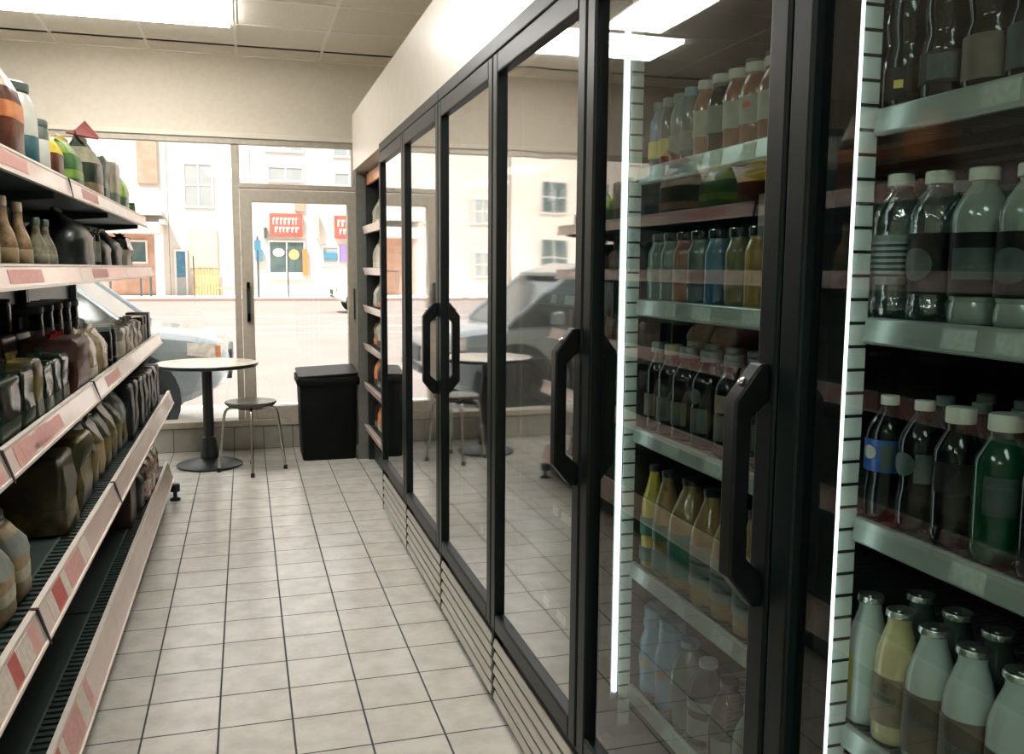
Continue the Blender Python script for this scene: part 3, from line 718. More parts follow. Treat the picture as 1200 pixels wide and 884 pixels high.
# ================================================================== GONDOLA SHELVING
SH = [  # name, rail bottom (x,z), rail top (x,z), deck z, deck thickness, slotted front
    ('top', (-.546, 1.632), (-.556, 1.688), 1.672, .030, False),
    ('fourth', (-.522, 1.346), (-.534, 1.402), 1.388, .026, False),
    ('third', (-.490, .946), (-.510, 1.006), .990, .026, False),
    ('second', (-.438, .580), (-.460, .652), .632, .026, True),
    ('base', (-.455, .108), (-.486, .214), .196, .026, True)]
BAYS = [(.86, 2.10), (2.10, 3.32), (3.32, 4.54), (4.54, 5.78)]
BXK = -.98          # back panel
def rail_pts(rb, rt, t=.006):
    return [rb, rt, (rt[0]-t, rt[1]-.002), (rb[0]-t, rb[1]+.002)]
def gondola(i, y0, y1, label):
    t = thing('gondola_shelving', label, 'shelving unit', (0, y0, 0), 0, 'black shelving bays along the aisle')
    L = y1-y0-.004
    MB().box((BXK-.03, .002, .1), (BXK, L, 1.70)).build('back_panel', 'gondola', t, smooth=False)
    for yy in (.002, L-.03):
        u = MB(); u.box((BXK, yy, 0), (BXK+.035, yy+.028, 1.70)); u.box((BXK+.035, yy, 0), (-.52, yy+.028, .10))
        u.build('upright', 'gondola', t, smooth=False)
    MB().box((-.53, .03, .005), (-.50, L-.03, .166)).build('kick_plate', 'kick', t, smooth=False)
    for si, (nm, rb, rt, dz, th, slot) in enumerate(SH):
        fx = rt[0]-.012
        dk = MB()
        if slot:
            dk.box((BXK+.036, .004, dz-th), (fx-.052, L-.004, dz))
            dk.box((fx-.052, .004, dz-th), (fx, L-.004, dz-th+.004)); dk.box((fx-.006, .004, dz-th), (fx, L-.004, dz)); dk.box((fx-.056, .004, dz), (fx-.051, L-.004, dz+.0035), 1)
        else:
            dk.box((BXK+.036, .004, dz-th), (fx, L-.004, dz))
        so = dk.build('shelf', ['gondola', 'wire'], t, smooth=False)
        for yy in (.006, L-.014):
            b = MB(); b.prism([(BXK+.036, dz-th), (fx-.03, dz-th), (fx-.03, dz-th-.02), (BXK+.036, dz-th-.05)], 1, yy, yy+.006)
            if nm != 'base': b.build('shelf_bracket', 'gondola', so, smooth=False)
        if slot:
            gr = MB(); n = int(L/.033)
            for q in range(n):
                yy = .01+(L-.02)*q/n; gr.box((fx-.051, yy, dz-.006), (fx-.006, yy+.016, dz))
            gr.build('shelf_grille', 'gondola', so, smooth=False)
        r = MB(); r.prism(rail_pts(rb, rt), 1, .001, L+.001); r.prism([(rb[0]+.004, rb[1]-.004), (rb[0]+.004, rb[1]+.004), (rb[0]-.010, rb[1]+.002), (rb[0]-.010, rb[1]-.004)], 1, .001, L+.001, 1)
        r.prism([(rt[0]+.003, rt[1]-.003), (rt[0]+.003, rt[1]+.003), (rt[0]-.012, rt[1]+.001), (rt[0]-.012, rt[1]-.016)], 1, .001, L+.001, 1)
        ro = r.build('price_rail', ['prail', 'prail_edge'], so, smooth=False)
        # price cards slid into the rail
        c = MB(); rnd = random.Random(11*i+si)
        def card(a, b, mi, f0=.12, f1=.88):
            P0 = Vector((rb[0]+(rt[0]-rb[0])*f0, rb[1]+(rt[1]-rb[1])*f0)); P1 = Vector((rb[0]+(rt[0]-rb[0])*f1, rb[1]+(rt[1]-rb[1])*f1))
            nrm = Vector((rt[1]-rb[1], -(rt[0]-rb[0]))).normalized()*.0012; o = nrm*.2
            c.prism([tuple(P0+o), tuple(P0+nrm), tuple(P1+nrm), tuple(P1+o)], 1, a, b, mi)
        if nm in ('second', 'base', 'third'):
            lim = {'second': 2.62, 'base': 2.75, 'third': 2.45}[nm]; yy = 1.2
            k = 0
            while yy < lim:
                w_ = (.10, .055, .13, .06)[k % 4]; col = (0, 2, 0, 2, 1)[k % 5]
                if yy > lim-.35: col = (1, 2, 1)[k % 3]
                if y0 <= yy and yy+w_ < y1-.01: card(yy-y0, yy+w_-y0, col)
                yy += w_+.002; k += 1
        if nm in ('fourth', 'top', 'third') and i in (1, 2): card(.25, .62, 1, .2, .8)
        if c.v: c.build('price_card', ['tagred', 'tagpink', 'tagwhite'], ro, smooth=False)
        if i in (1, 2) and nm in ('second', 'third', 'top'):
            k = MB(); k.prism([(rb[0]+.008, rb[1]-.008), (rt[0]+.006, rt[1]+.004), (rt[0]-.01, rt[1]+.004), (rt[0]+.0022, rt[1]), (rb[0]+.0042, rb[1])], 1, .0, .012)
            k.build('rail_clip', 'kick', so, smooth=False)
    return t
labs = ['black shelving bay nearest the viewpoint, mostly outside the photo', 'black shelving bay with the red and white price strips along its low rails',
        'black shelving bay in the middle, holding the big dark pouch', 'black shelving bay at the far end, next to the bistro table']
for i, (a, b) in enumerate(BAYS): gondola(i, a, b, labs[i])
t = thing('levelling_foot', 'small black foot sticking out under the far end of the black shelving', 'foot', (-.44, 5.66, 0))
MB().lathe([(.03, 0), (.03, .012), (.012, .02), (.012, .05), (.028, .055), (.028, .098)], 16).build('foot_body', 'rubber', t)

# ---------------------------------------------------------------- packets
def pouch_mesh(w, d, h, seed=0, top=.0, n=28, crush=.5, lean=0.0, taper=.9):
    """filled bag: wide along Y, deep along X, closed by a flat seal"""
    rnd = random.Random(seed); ph = [rnd.uniform(0, 6.3) for _ in range(6)]
    rings = []
    zs = [0, .015, .05, .12, .25, .4, .55, .68, .78, .86, .91, .94, 1.0]
    for z in zs:
        if z < .05: kd = .86+z*2.4; kw = .95+z
        elif z < .55: kd = 1; kw = 1
        else:
            q = min(1, (z-.55)/.39); kd = 1-(.93*q**1.5); kw = 1-(1-taper)*q
        ring = []
        for i in range(n):
            a = 2*PI*i/n; ca, sa = math.cos(a), math.sin(a); e = .48
            x = math.copysign(abs(ca)**e, ca)*d/2*kd; y = math.copysign(abs(sa)**e, sa)*w/2*kw
            wob = crush*.010*(math.sin(3*a+ph[0]+9*z)+.7*math.sin(7*a+ph[1]-14*z)+.6*math.sin(5*a+ph[2]+23*z))*(.25+z)*min(w, d)*2
            if z > .93: wob *= .3
            x += wob*ca+lean*z*0; y += wob*sa*.6+lean*h*z*z
            ring.append((x, y, h*z+crush*.008*math.sin(2*a+ph[3])*(z > .9)))
        rings.append(ring)
    return rings
def band_from(rings, i0, i1, off=.0012):
    """printed panel that follows the bag between two rings"""
    out = []
    for r in rings[i0:i1+1]:
        cx = sum(p[0] for p in r)/len(r); cy = sum(p[1] for p in r)/len(r)
        out.append([(p[0]+(p[0]-cx)/max(1e-6, math.hypot(p[0]-cx, p[1]-cy))*off, p[1]+(p[1]-cy)/max(1e-6, math.hypot(p[0]-cx, p[1]-cy))*off, p[2]) for p in r])
    return out
def pouch(label, x, y, z, w, d, h, body, panels=(), cat='bag', name='snack_bag', group=None, rz=0, seed=None, seal=None, **kw):
    seed = seed if seed is not None else int(y*1000+z*77)
    t = thing(name, label, cat, (x, y, z), rz, group)
    R = pouch_mesh(w, d, h, seed, **kw)
    MB().loft(R[:11]).build('bag_body', body, t, angle=70)
    MB().loft([[(p[0], p[1], p[2]+.0004) for p in R[10]]]+R[11:]).build('bag_seal', seal or body, t, angle=70)
    for a, b, m_ in panels: MB().loft(band_from(R, a, b), cap=False).build('printed_panel', m_, t, angle=70)
    return t
def carton_rings(w, d, h, r=.012, crush=.0, seed=0, n=6):
    rnd = random.Random(seed); ph = [rnd.uniform(0, 6) for _ in range(4)]
    rings = []
    for z, ins in ((0, r*.7), (.03, .1*r), (.1, 0), (.35, 0), (.6, 0), (.85, 0), (.95, .15*r), (.985, r*.5), (1, r*1.2)):
        ring = []
        for sx, sy, a0 in ((1, 1, 0), (-1, 1, PI/2), (-1, -1, PI), (1, -1, 3*PI/2)):
            for k in range(n):
                a = a0+PI/2*k/(n-1)
                x = sx*(d/2-r-ins)+r*math.cos(a); y = sy*(w/2-r-ins)+r*math.sin(a)
                wv = crush*(math.sin(11*z+ph[0]+2*a)+.6*math.sin(19*z+ph[1]-3*a))
                ring.append((x+wv*math.cos(a), y+wv*math.sin(a), h*z+crush*.8*math.sin(3*a+ph[2])*(z > .9)))
        rings.append(ring)
    return rings
def packet(label, x, y, z, w, d, h, body, panels=(), cat='packet', name='packet', group=None, rz=0, crush=.0025, r=.012, fin=True, seed=None, finmat=None):
    """block-shaped wrapped pack, with a crimped fin on top when it is film"""
    seed = seed if seed is not None else int(y*900+z*31)
    t = thing(name, label, cat, (x, y, z), rz, group)
    R = carton_rings(w, d, h, r, crush, seed)
    MB().loft(R).build('packet_body', body, t, angle=50)
    if fin:
        f_ = MB(); k = 16; top = []; bot = []
        for q in range(k+1):
            yy = -w*.42+w*.84*q/k; xx = crush*2.2*math.sin(q*1.3+seed)
            bot.append((xx*.3, yy, h*.994)); top.append((xx*1.6, yy, h+.018+crush*math.sin(q*2.1+seed)))
        vs = [(p[0]-.0012, p[1], p[2]) for p in bot]+[(p[0]-.0012, p[1], p[2]) for p in top]+[(p[0]+.0012, p[1], p[2]) for p in bot]+[(p[0]+.0012, p[1], p[2]) for p in top]
        m = k+1; fs = []
        for q in range(k):
            fs += [(q, q+1, m+q+1, m+q), (2*m+q, 3*m+q, 3*m+q+1, 2*m+q+1), (m+q, m+q+1, 3*m+q+1, 3*m+q), (q, 2*m+q, 2*m+q+1, q+1)]
        fs += [(0, m, 3*m, 2*m), (k, 2*m+k, 3*m+k, m+k)]
        f_.add(vs, fs); f_.build('packet_fin', finmat or body, t, angle=60)
    for a, b, m_ in panels: MB().loft(band_from(R, a, b, .0010), cap=False).build('printed_panel', m_, t, angle=50)
    return t
def jar(label, x, y, z, r, h, body, lid='lidgrey', lab=None, cat='jar', name='jar', group=None, lidh=.12, neck=.92):
    t = thing(name, label, cat, (x, y, z), 0, group)
    b = h*(1-lidh)
    MB().lathe([(r*.9, 0), (r, .01), (r, b*.86), (r*.97, b*.93), (r*neck, b)], 24).build('jar_body', body, t)
    MB().lathe([(r*neck*1.02, 0), (r*neck*1.04, .003), (r*neck*1.04, h*lidh*.8), (r*neck*.98, h*lidh)], 24).build('lid', lid, t, loc=(0, 0, b+.0005))
    if lab: MB().lathe([(r+.0004, b*.2), (r+.001, b*.2+.001), (r+.001, b*.75), (r+.0004, b*.75+.001)], 24, cap=False).build('label', lab, t)
    return t

E_ = .0006
# ---- top shelf, from the viewpoint towards the window
z = 1.672+E_
pouch('orange-brown snack bag at the photo edge on the top shelf', -.67, 2.49, z, .17, .11, .25, 'orangeprint', [(2, 5, 'brownbag')], group='bags on the top shelf')
pouch('tall brown snack bag with a pale printed top on the top shelf', -.632, 2.76, z, .19, .12, .285, 'brownbag', [(7, 9, 'paleprint'), (5, 6, 'orangeprint')], group='bags on the top shelf', seal='paleprint', taper=.94)
t = thing('supplement_tub', 'white capped tub with a teal lower label beside the tall brown bag', 'tub', (-.665, 3.02, z), 0)
MB().lathe([(.080, 0), (.086, .008), (.086, .15), (.083, .19), (.068, .222), (.060, .232)], 28).build('tub_body', 'whitetub', t)
MB().lathe([(.066, 0), (.068, .004), (.068, .024), (.060, .028)], 28).build('lid', 'lidgrey', t, loc=(0, 0, .2325))
MB().lathe([(.0866, .012), (.0872, .013), (.0872, .105), (.0866, .106)], 28, cap=False).build('label', 'tealbag', t)
jar('small grey tub with a dark lid, between the white tub and the yellow bag', -.655, 3.26, z, .062, .19, 'greybag', 'lidgrey', 'whitetub', cat='tub', name='grey_tub')
pouch('bright yellow bag on the top shelf', -.655, 3.50, z, .17, .11, .20, 'brownbag', [(6, 9, 'yellowbag')], seal='yellowbag', group='bags on the top shelf', taper=1.0)
pouch('green and yellow crinkled bag next to the bright yellow one', -.65, 3.82, z, .22, .12, .21, 'greenbag', [(7, 9, 'limebag'), (4, 5, 'limebag')], seal='yellowbag', group='bags on the top shelf', taper=.98)
t = pouch('tall patterned bag with a folded red top, above the dark pouch', -.64, 4.18, z, .28, .14, .265, 'darkgreenbag', [(6, 8, 'creambag'), (3, 4, 'tanpack'), (9, 10, 'greenbag')], seal='greenbag', group='bags on the top shelf', taper=1.0)
fl = MB(); fl.loft([[(-.03, -.16, .252), (.045, -.16, .240), (.046, -.16, .244), (-.03, -.16, .257)], [(-.02, 0, .285), (.05, 0, .255), (.051, 0, .259), (-.02, 0, .290)], [(-.015, .12, .325), (.05, .12, .268), (.051, .12, .272), (-.015, .12, .330)], [(-.01, .19, .352), (.042, .19, .285), (.043, .19, .289), (-.01, .19, .356)]]); fl.build('folded_top', 'redflap', t)
packet('grey film-wrapped pack behind the red-topped bag', -.66, 4.56, z, .15, .13, .225, 'greybag', [(2, 3, 'tealbag')], group='packs at the far end of the top shelf', crush=.004)
packet('pale cream pack leaning between the grey pack and the green bag', -.65, 4.87, z, .17, .12, .235, 'creambag', [(2, 3, 'greybag')], group='packs at the far end of the top shelf', crush=.004)
pouch('green bag sagging at the far end of the top shelf', -.65, 5.25, z, .24, .12, .225, 'greenbag', [(5, 8, 'limebag')], group='bags on the top shelf', lean=.35, crush=1)
jar('small green tub at the very end of the top shelf', -.63, 5.58, z, .042, .085, 'greenbag', 'greenbag', None, cat='tub', name='green_tub')
# ---- fourth shelf (eye height)
z = 1.388+E_
sy = [(2.40, .045, .205, 'tallest amber sauce bottle at the photo edge'), (2.63, .035, .19, 'amber sauce bottle with a narrow neck, second from the photo edge'), (2.80, .035, .185, 'amber sauce bottle, third from the photo edge'),
      (3.02, .034, .155, 'short clear sauce bottle just before the dark pouch, first of two'), (3.15, .034, .155, 'short clear sauce bottle touching the dark pouch, second of two')]
for i, (y, r, hh, lab) in enumerate(sy):
    t = thing('sauce_bottle', lab+' on the eye-level shelf', 'bottle', (-.60, y, z), 0, 'sauce bottles on the eye-level shelf')
    MB().lathe([(r*.9, 0), (r, .008), (r, hh*.34), (r*.8, hh*.5), (r*.42, hh*.68), (r*.34, hh*.86)], 22).build('bottle_body', 'syrup' if i < 3 else 'clearsauce', t)
    MB().lathe([(r*.38, 0), (r*.4, .003), (r*.4, hh*.12), (r*.34, hh*.14)], 18).build('cap', 'paleprint' if i < 3 else 'lidgrey', t, loc=(0, 0, hh*.86+.0004))
    MB().lathe([(r+.0004, hh*.1), (r+.001, hh*.105), (r+.001, hh*.3), (r+.0004, hh*.305)], 22, cap=False).build('label', 'tanpack' if i < 3 else 'jarlabel', t)
t = pouch('big dome-shaped dark pouch with a clear oval front, on the eye-level shelf', -.665, 3.72, z, .36, .22, .222, 'darkbag', [(2, 4, 'blackpack')], seal='darkbag', taper=.5, crush=.9, name='dark_pouch')
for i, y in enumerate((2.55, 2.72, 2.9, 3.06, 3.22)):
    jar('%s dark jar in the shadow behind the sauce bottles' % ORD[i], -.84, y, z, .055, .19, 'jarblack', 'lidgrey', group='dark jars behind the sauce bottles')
for i, y in enumerate((4.10, 4.24)):
    jar('%s slim dark bottle right behind the big dark pouch' % ORD[i], -.625, y, z, .032, .175, 'jarblack', 'lidgrey', 'jarlabel', name='slim_bottle', cat='bottle', group='slim bottles beside the dark pouch', neck=.6)
pouch('crumpled black bag on the far half of the eye-level shelf', -.68, 4.56, z, .26, .16, .165, 'blackpack', [(2, 3, 'darkbag')], crush=1.3, group='crumpled black bags')
pouch('second crumpled black bag, taller, close to the shelf end at eye level', -.68, 4.90, z, .28, .17, .185, 'blackpack', crush=1.5, group='crumpled black bags')
packet('clear-fronted bag leaning at the end of the eye-level shelf', -.645, 5.28, z, .24, .10, .165, 'clearpack', [(2, 4, 'creambag')], crush=.006)
# ---- third shelf
z = .990+E_
fr = [(2.31, .20, .150, 'widest clear-wrapped dark pack at the photo edge'), (2.50, .12, .150, 'clear-wrapped dark pack, second from the photo edge'), (2.625, .09, .165, 'thin pack with a mustard edge between the clear-wrapped ones'),
      (2.745, .11, .140, 'dark pack with bright film edges, fourth from the photo edge'), (2.862, .10, .140, 'dark pack with bright film edges, fifth from the photo edge'), (2.980, .11, .150, 'last dark film pack before the brown block on the third shelf')]
for i, (y, w_, hh, lab) in enumerate(fr):
    packet(lab, -.595, y, z, w_-.008, .13, hh, 'clearpack' if i != 2 else 'goldbag', [(2, 3, 'darkgreenbag')], group='film packs along the front of the third shelf', crush=.002, r=.008)
packet('large brown pack with a red top edge in the middle of the third shelf', -.61, 3.27, z, .24, .17, .175, 'brownbox', [(1, 4, 'redpack')], crush=.004, finmat='redflap')
pouch('crinkled pale snack bag leaning beside the red-topped brown pack', -.595, 3.58, z, .17, .12, .185, 'chipbag', [(2, 4, 'creambag')], crush=1.4)
pouch('second crinkled pale snack bag with green and orange print on the third shelf', -.59, 3.80, z, .18, .12, .185, 'chipbag', [(3, 5, 'tanpack')], crush=1.4)
for i, y in enumerate((4.02, 4.16)):
    jar('%s of two tall dark jars with pale edges behind the crinkled pale bags' % ORD[i], -.59, y, z, .055, .165, 'jarblack', 'lidgrey', None, group='tall dark jars on the third shelf')
for i, y in enumerate((4.34, 4.50, 4.66, 4.82, 4.98)):
    packet('%s pale-labelled packet in the row towards the far end of the third shelf' % ORD[i], -.585, y, z, .12, .11, .135, 'jarlabel', [(2, 4, 'tanpack' if i % 2 else 'creambag')], group='pale-labelled packets on the third shelf', crush=.005)
for i, y in enumerate((5.14, 5.28)):
    jar('%s squat jar with a black lid near the end of the third shelf' % ORD[i], -.585, y, z, .06, .145, 'jarlabel', 'jarblack', None, group='squat black-lidded jars', lidh=.3, neck=.98)
packet('black upright box closing the far end of the third shelf', -.585, 5.45, z, .10, .12, .155, 'blackpack', crush=.0005, r=.004, fin=False, cat='box', name='black_box')
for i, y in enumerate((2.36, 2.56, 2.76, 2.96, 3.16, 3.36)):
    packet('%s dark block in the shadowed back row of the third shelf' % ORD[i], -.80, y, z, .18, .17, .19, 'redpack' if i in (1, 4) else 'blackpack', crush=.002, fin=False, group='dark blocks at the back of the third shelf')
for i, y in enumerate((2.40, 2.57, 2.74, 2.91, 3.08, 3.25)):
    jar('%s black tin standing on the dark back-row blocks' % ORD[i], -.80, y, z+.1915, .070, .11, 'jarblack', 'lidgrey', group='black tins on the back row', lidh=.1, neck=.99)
for i, y in enumerate((3.60, 3.78, 3.96, 4.14, 4.32)):
    jar('%s tall black canister behind the crinkled pale bags' % ORD[i], -.78, y, z, .075, .265, 'jarblack', 'lidgrey', 'darkbag', group='tall black canisters', lidh=.1, neck=.99)
# ---- second shelf
z = .6355+E_
for i, (y, w_, hh) in enumerate(((2.10, .14, .165), (2.255, .12, .175))):
    pouch(['silver-topped bag with a tan base at the photo edge, second shelf from the bottom', 'silver-topped bag with a tan base, right one of the pair on the second shelf'][i], -.562, y, z, w_, .12, hh+.02, 'tanpack', [(6, 8, 'greybag'), (4, 5, 'creambag')], seal='greybag', group='tan-based bags', crush=.9)
packet('large dark gold bag with a crumpled top, nearest of two on the second shelf', -.600, 2.83, z, .20, .19, .225, 'olivebag', [(1, 3, 'goldbag')], cat='bag', name='snack_bag', crush=.005, r=.02, finmat='goldbag')
packet('large dark gold bag, second in the row under the film packs', -.595, 3.09, z, .20, .19, .235, 'goldbag', [(4, 6, 'olivebag')], cat='bag', name='snack_bag', crush=.006, r=.02, finmat='chipbag')
for i, y in enumerate((3.33, 3.49, 3.65, 3.81, 3.97)):
    pouch('%s slim yellow-green bag behind the two large gold ones' % ORD[i], -.585, y, z, .14, .15, .24+.008*(i % 2), 'goldbag' if i % 2 else 'olivebag', [(3, 6, 'tanpack' if i == 1 else 'goldbag')], crush=1.3, seal='chipbag' if i in (2, 4) else 'goldbag', group='slim yellow-green bags')
pouch('pale twisted-top bag next to the black packs on the second shelf', -.57, 4.13, z, .13, .12, .255, 'greybag', [(3, 5, 'goldbag')], crush=1.3, seal='creambag')
for i, y in enumerate((4.28, 4.42)):
    packet('%s tall plain black pack beside the pale twisted-top bag' % ORD[i], -.57, y, z, .12, .15, .245, 'blackpack', [(2, 4, 'darkbag')], group='tall black packs on the second shelf', crush=.003)
for i, y in enumerate((4.62, 4.78, 4.94, 5.10, 5.26, 5.42)):
    packet('%s black and crimson pack counting towards the far end of the second shelf' % ORD[i], -.57, y, z, .135, .16, .235-.004*i, 'blackpack', [(6, 7, 'redpack' if i % 2 else 'flowerbag')], group='black and crimson packs', crush=.004)
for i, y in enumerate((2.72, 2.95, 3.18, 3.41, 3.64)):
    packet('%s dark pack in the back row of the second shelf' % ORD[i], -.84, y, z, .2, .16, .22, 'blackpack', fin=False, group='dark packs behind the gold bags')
# ---- base shelf
z = .1995+E_
packet('dark brown box on the base shelf beside the patterned bags', -.62, 4.46, z, .20, .18, .20, 'brownbox', crush=.0006, r=.008, fin=False, cat='box', name='brown_box')
pouch('black bag squeezed between the brown box and the patterned bags', -.60, 4.72, z, .17, .17, .25, 'blackpack', crush=1.1)
for i, (y, b_) in enumerate(((4.93, 'flowerbag'), (5.13, 'flowerbag_rose'), (5.33, 'flowerbag'))):
    pouch(['patterned cream and black bag on the base shelf, nearest of three', 'patterned rose bag on the base shelf, middle of three', 'patterned cream and black bag at the far end of the base shelf'][i], -.585, y, z, .185, .17, .275, b_, [(3, 5, 'flowerbag_rose' if i != 1 else 'flowerbag')], crush=1.5, group='patterned bags on the base shelf')

# ================================================================== SNACK RACK past the coolers
RY0, RY1 = 5.075, 6.555
t = thing('snack_rack', 'open snack rack with white-lipped shelves between the far cooler and the grey partition', 'rack', (0, RY0, 0))
L = RY1-RY0
MB().box((1.24, .0, .05), (1.28, L, 2.08)).build('back_panel', 'liner', t, smooth=False)
MB().box((.84, .0, .0), (1.24, .02, 2.08)).build('side_panel', 'liner', t, smooth=False)
MB().box((.84, L-.02, .0), (1.24, L, 2.08)).build('side_panel', 'liner', t, smooth=False)
MB().box((.88, .02, .0), (1.24, L-.02, .12)).build('rack_base', 'kick', t, smooth=False)
hb = MB(); hb.box((.845, .022, 1.985), (.865, L-.022, 2.065)); hb.build('header_board', 'orangeprint', t, smooth=False, bevel=.003)
RZ = [1.69, 1.40, 1.135, .86, .575, .265]
for z in RZ:
    s = MB(); s.box((.85, .021, z-.03), (1.239, L-.021, z-.008))
    so = s.build('shelf', 'liner', t, smooth=False)
    l = MB(); l.prism([(.822, z-.045), (.808, z+.004), (.814, z+.006), (.849, z-.008), (.849, z-.045)], 1, .021, L-.021); l.build('shelf_lip', 'prail', so, smooth=False)
cols = ['creambag', 'paleprint', 'whitetub', 'orangeprint', 'redpack', 'greybag']
names = ['pale crisp bag', 'white tall bag', 'white packet', 'orange bag', 'red-brown bag', 'grey-red bag']
shelf_word = ['top', 'second', 'third', 'fourth', 'fifth', 'lowest']
for si, z in enumerate(RZ):
    hh = [.20, .21, .17, .20, .20, .21][si]
    for q, y in enumerate((6.43, 6.26, 6.09, 5.92)):
        a = ['creambag', 'creambag', 'whitetub', 'chipbag', 'orangeprint', 'redpack'][si] if q % 2 == 0 else ['greybag', 'paleprint', 'greybag', 'creambag', 'redpack', 'orangeprint'][si]
        pouch('%s %s from the window on the snack rack\'s %s shelf' % (ORD[q], names[si], shelf_word[si]), .925, y, z-.0075, .15, .10, hh, a, [(2, 4, cols[(si+q) % 6])], group='bags on the %s shelf of the snack rack' % shelf_word[si], crush=1.0, taper=.9)

# ================================================================== TABLE, STOOL, BIN
t = thing('bistro_table', 'round pedestal table with a pale top and black iron foot by the window', 'table', (-.275, 6.62, 0))
MB().lathe([(.20, 0), (.222, .004), (.225, .014), (.205, .024), (.12, .045), (.055, .062), (.05, .063)], 40).build('table_foot', 'tableblack', t)
MB().lathe([(.062, .0635), (.060, .10), (.044, .20), (.044, .206), (.036, .212), (.036, .695)], 24).build('pedestal', 'tableblack', t)
MB().lathe([(.17, .6955), (.20, .70), (.20, .706)], 24).build('top_plate', 'tableblack', t)
MB().lathe([(.325, .7065), (.345, .712), (.348, .722), (.345, .732)], 56).build('table_edge', 'tableblack', t)
MB().lathe([(.342, .7322), (.342, .7345), (.339, .7355)], 56).build('table_top', 'tabletop', t)

t = thing('stool', 'round stool with bent chrome legs in front of the pedestal table', 'stool', (.014, 6.375, 0))
MB().lathe([(.10, .452), (.15, .456), (.166, .468), (.172, .480), (.170, .488), (.150, .490), (.09, .486), (.0005, .484)], 44).build('seat', 'seat', t)
MB().lathe([(.09, .437), (.09, .4515)], 24).build('seat_plate', 'tableblack', t)
for ang in (180, 270, 0, 90):
    a = math.radians(ang); ca, sa = math.cos(a), math.sin(a); pts = []
    for r, z in ((.03, .444), (.09, .444), (.135, .443), (.155, .436), (.168, .42), (.176, .395), (.205, .15), (.2215, .018)): pts.append((r*ca, r*sa, z))
    lg = MB().tube(pts, .0098, 12).build('leg', 'chrome', t, angle=60)
    MB().lathe([(.0125, 0), (.0135, .004), (.0125, .03)], 14, (.2225*ca, .2225*sa, .0005)).build('rubber_foot', 'rubber', lg)

t = thing('waste_bin', 'black plastic waste bin with its lid ajar, between the stool and the grey partition', 'bin', (.562, 6.79, 0))
def rr(w, d, z, r=.03, n=5):
    out = []
    for sx, sy, a0 in ((1, 1, 0), (-1, 1, PI/2), (-1, -1, PI), (1, -1, 3*PI/2)):
        for k in range(n):
            a = a0+PI/2*k/(n-1); out.append((sx*(w/2-r)+r*math.cos(a), sy*(d/2-r)+r*math.sin(a), z))
    return out
MB().loft([rr(.375, .38, 0), rr(.385, .39, .01), rr(.415, .42, .555)]).build('bin_body', 'binblack', t)
MB().loft([rr(.445, .45, .5555), rr(.450, .455, .56), rr(.450, .455, .605), rr(.440, .445, .612)]).build('bin_rim', 'binblack', t)
ld = MB().loft([rr(.43, .44, 0), rr(.436, .446, .004), rr(.43, .44, .012)]).build('bin_lid', 'black', t, loc=(-.0, .0, .632)); ld.rotation_euler = (math.radians(3), math.radians(-2.5), 0)

# ================================================================== STREET
GZ = -.15
FY = 50.0      # house fronts across the road
structure(MB().box((-70, YW+.2, GZ-.2), (60, 10.6, GZ)).build('ground_sidewalk', 'walk', smooth=False))
structure(MB().box((-70, 10.6, GZ-.2), (60, 44.0, GZ-.02)).build('ground_road', 'road', smooth=False))
ps = MB()
for y in (22.2, 24.6, 30.0): ps.box((-70, y, GZ-.02), (60, y+.22, GZ-.012))
structure(ps.build('road_markings', 'paint', smooth=False))
structure(MB().box((-70, 44.0, GZ-.2), (60, 44.35, GZ+.10)).build('kerb', 'kerb', smooth=False))
structure(MB().box((-70, 44.35, GZ-.2), (60, 70, GZ+.08)).build('ground_far_sidewalk', 'walk', smooth=False))
G2 = GZ+.08

def win(parent, x0, x1, z0, z1, pane='pane', frame='shutter', y=0, mull=1, bars=1):
    """a window of its own: casing with a pane and glazing bars, proud of the wall"""
    f = MB(); t_ = .10
    f.box((x0, y-.08, z0), (x0+t_, y-.005, z1)); f.box((x1-t_, y-.08, z0), (x1, y-.005, z1)); f.box((x0+t_, y-.08, z1-t_), (x1-t_, y-.005, z1)); f.box((x0+t_, y-.08, z0), (x1-t_, y-.005, z0+t_))
    for k in range(mull): xx = x0+(x1-x0)*(k+1)/(mull+1); f.box((xx-.04, y-.07, z0+t_), (xx+.04, y-.005, z1-t_))
    for k in range(bars): zz = z0+(z1-z0)*(k+1)/(bars+1); f.box((x0+t_, y-.06, zz-.03), (x1-t_, y-.005, zz+.03))
    o = f.build('window', frame, parent, smooth=False)
    MB().box((x0+t_, y-.04, z0+t_), (x1-t_, y-.02, z1-t_)).build('window_pane', pane, o, smooth=False)
    return o
def house(name, label, x0, x1, zt, wallm, y=FY, depth=9):
    t = thing(name, label, 'building', (0, y, 0))
    MB().box((x0, 0, G2), (x1, depth, zt)).build('house_wall', wallm, t, smooth=False)
    MB().box((x0, -.25, zt), (x1, depth, zt+.35)).build('roof', 'roofing', t, smooth=False)
    return t

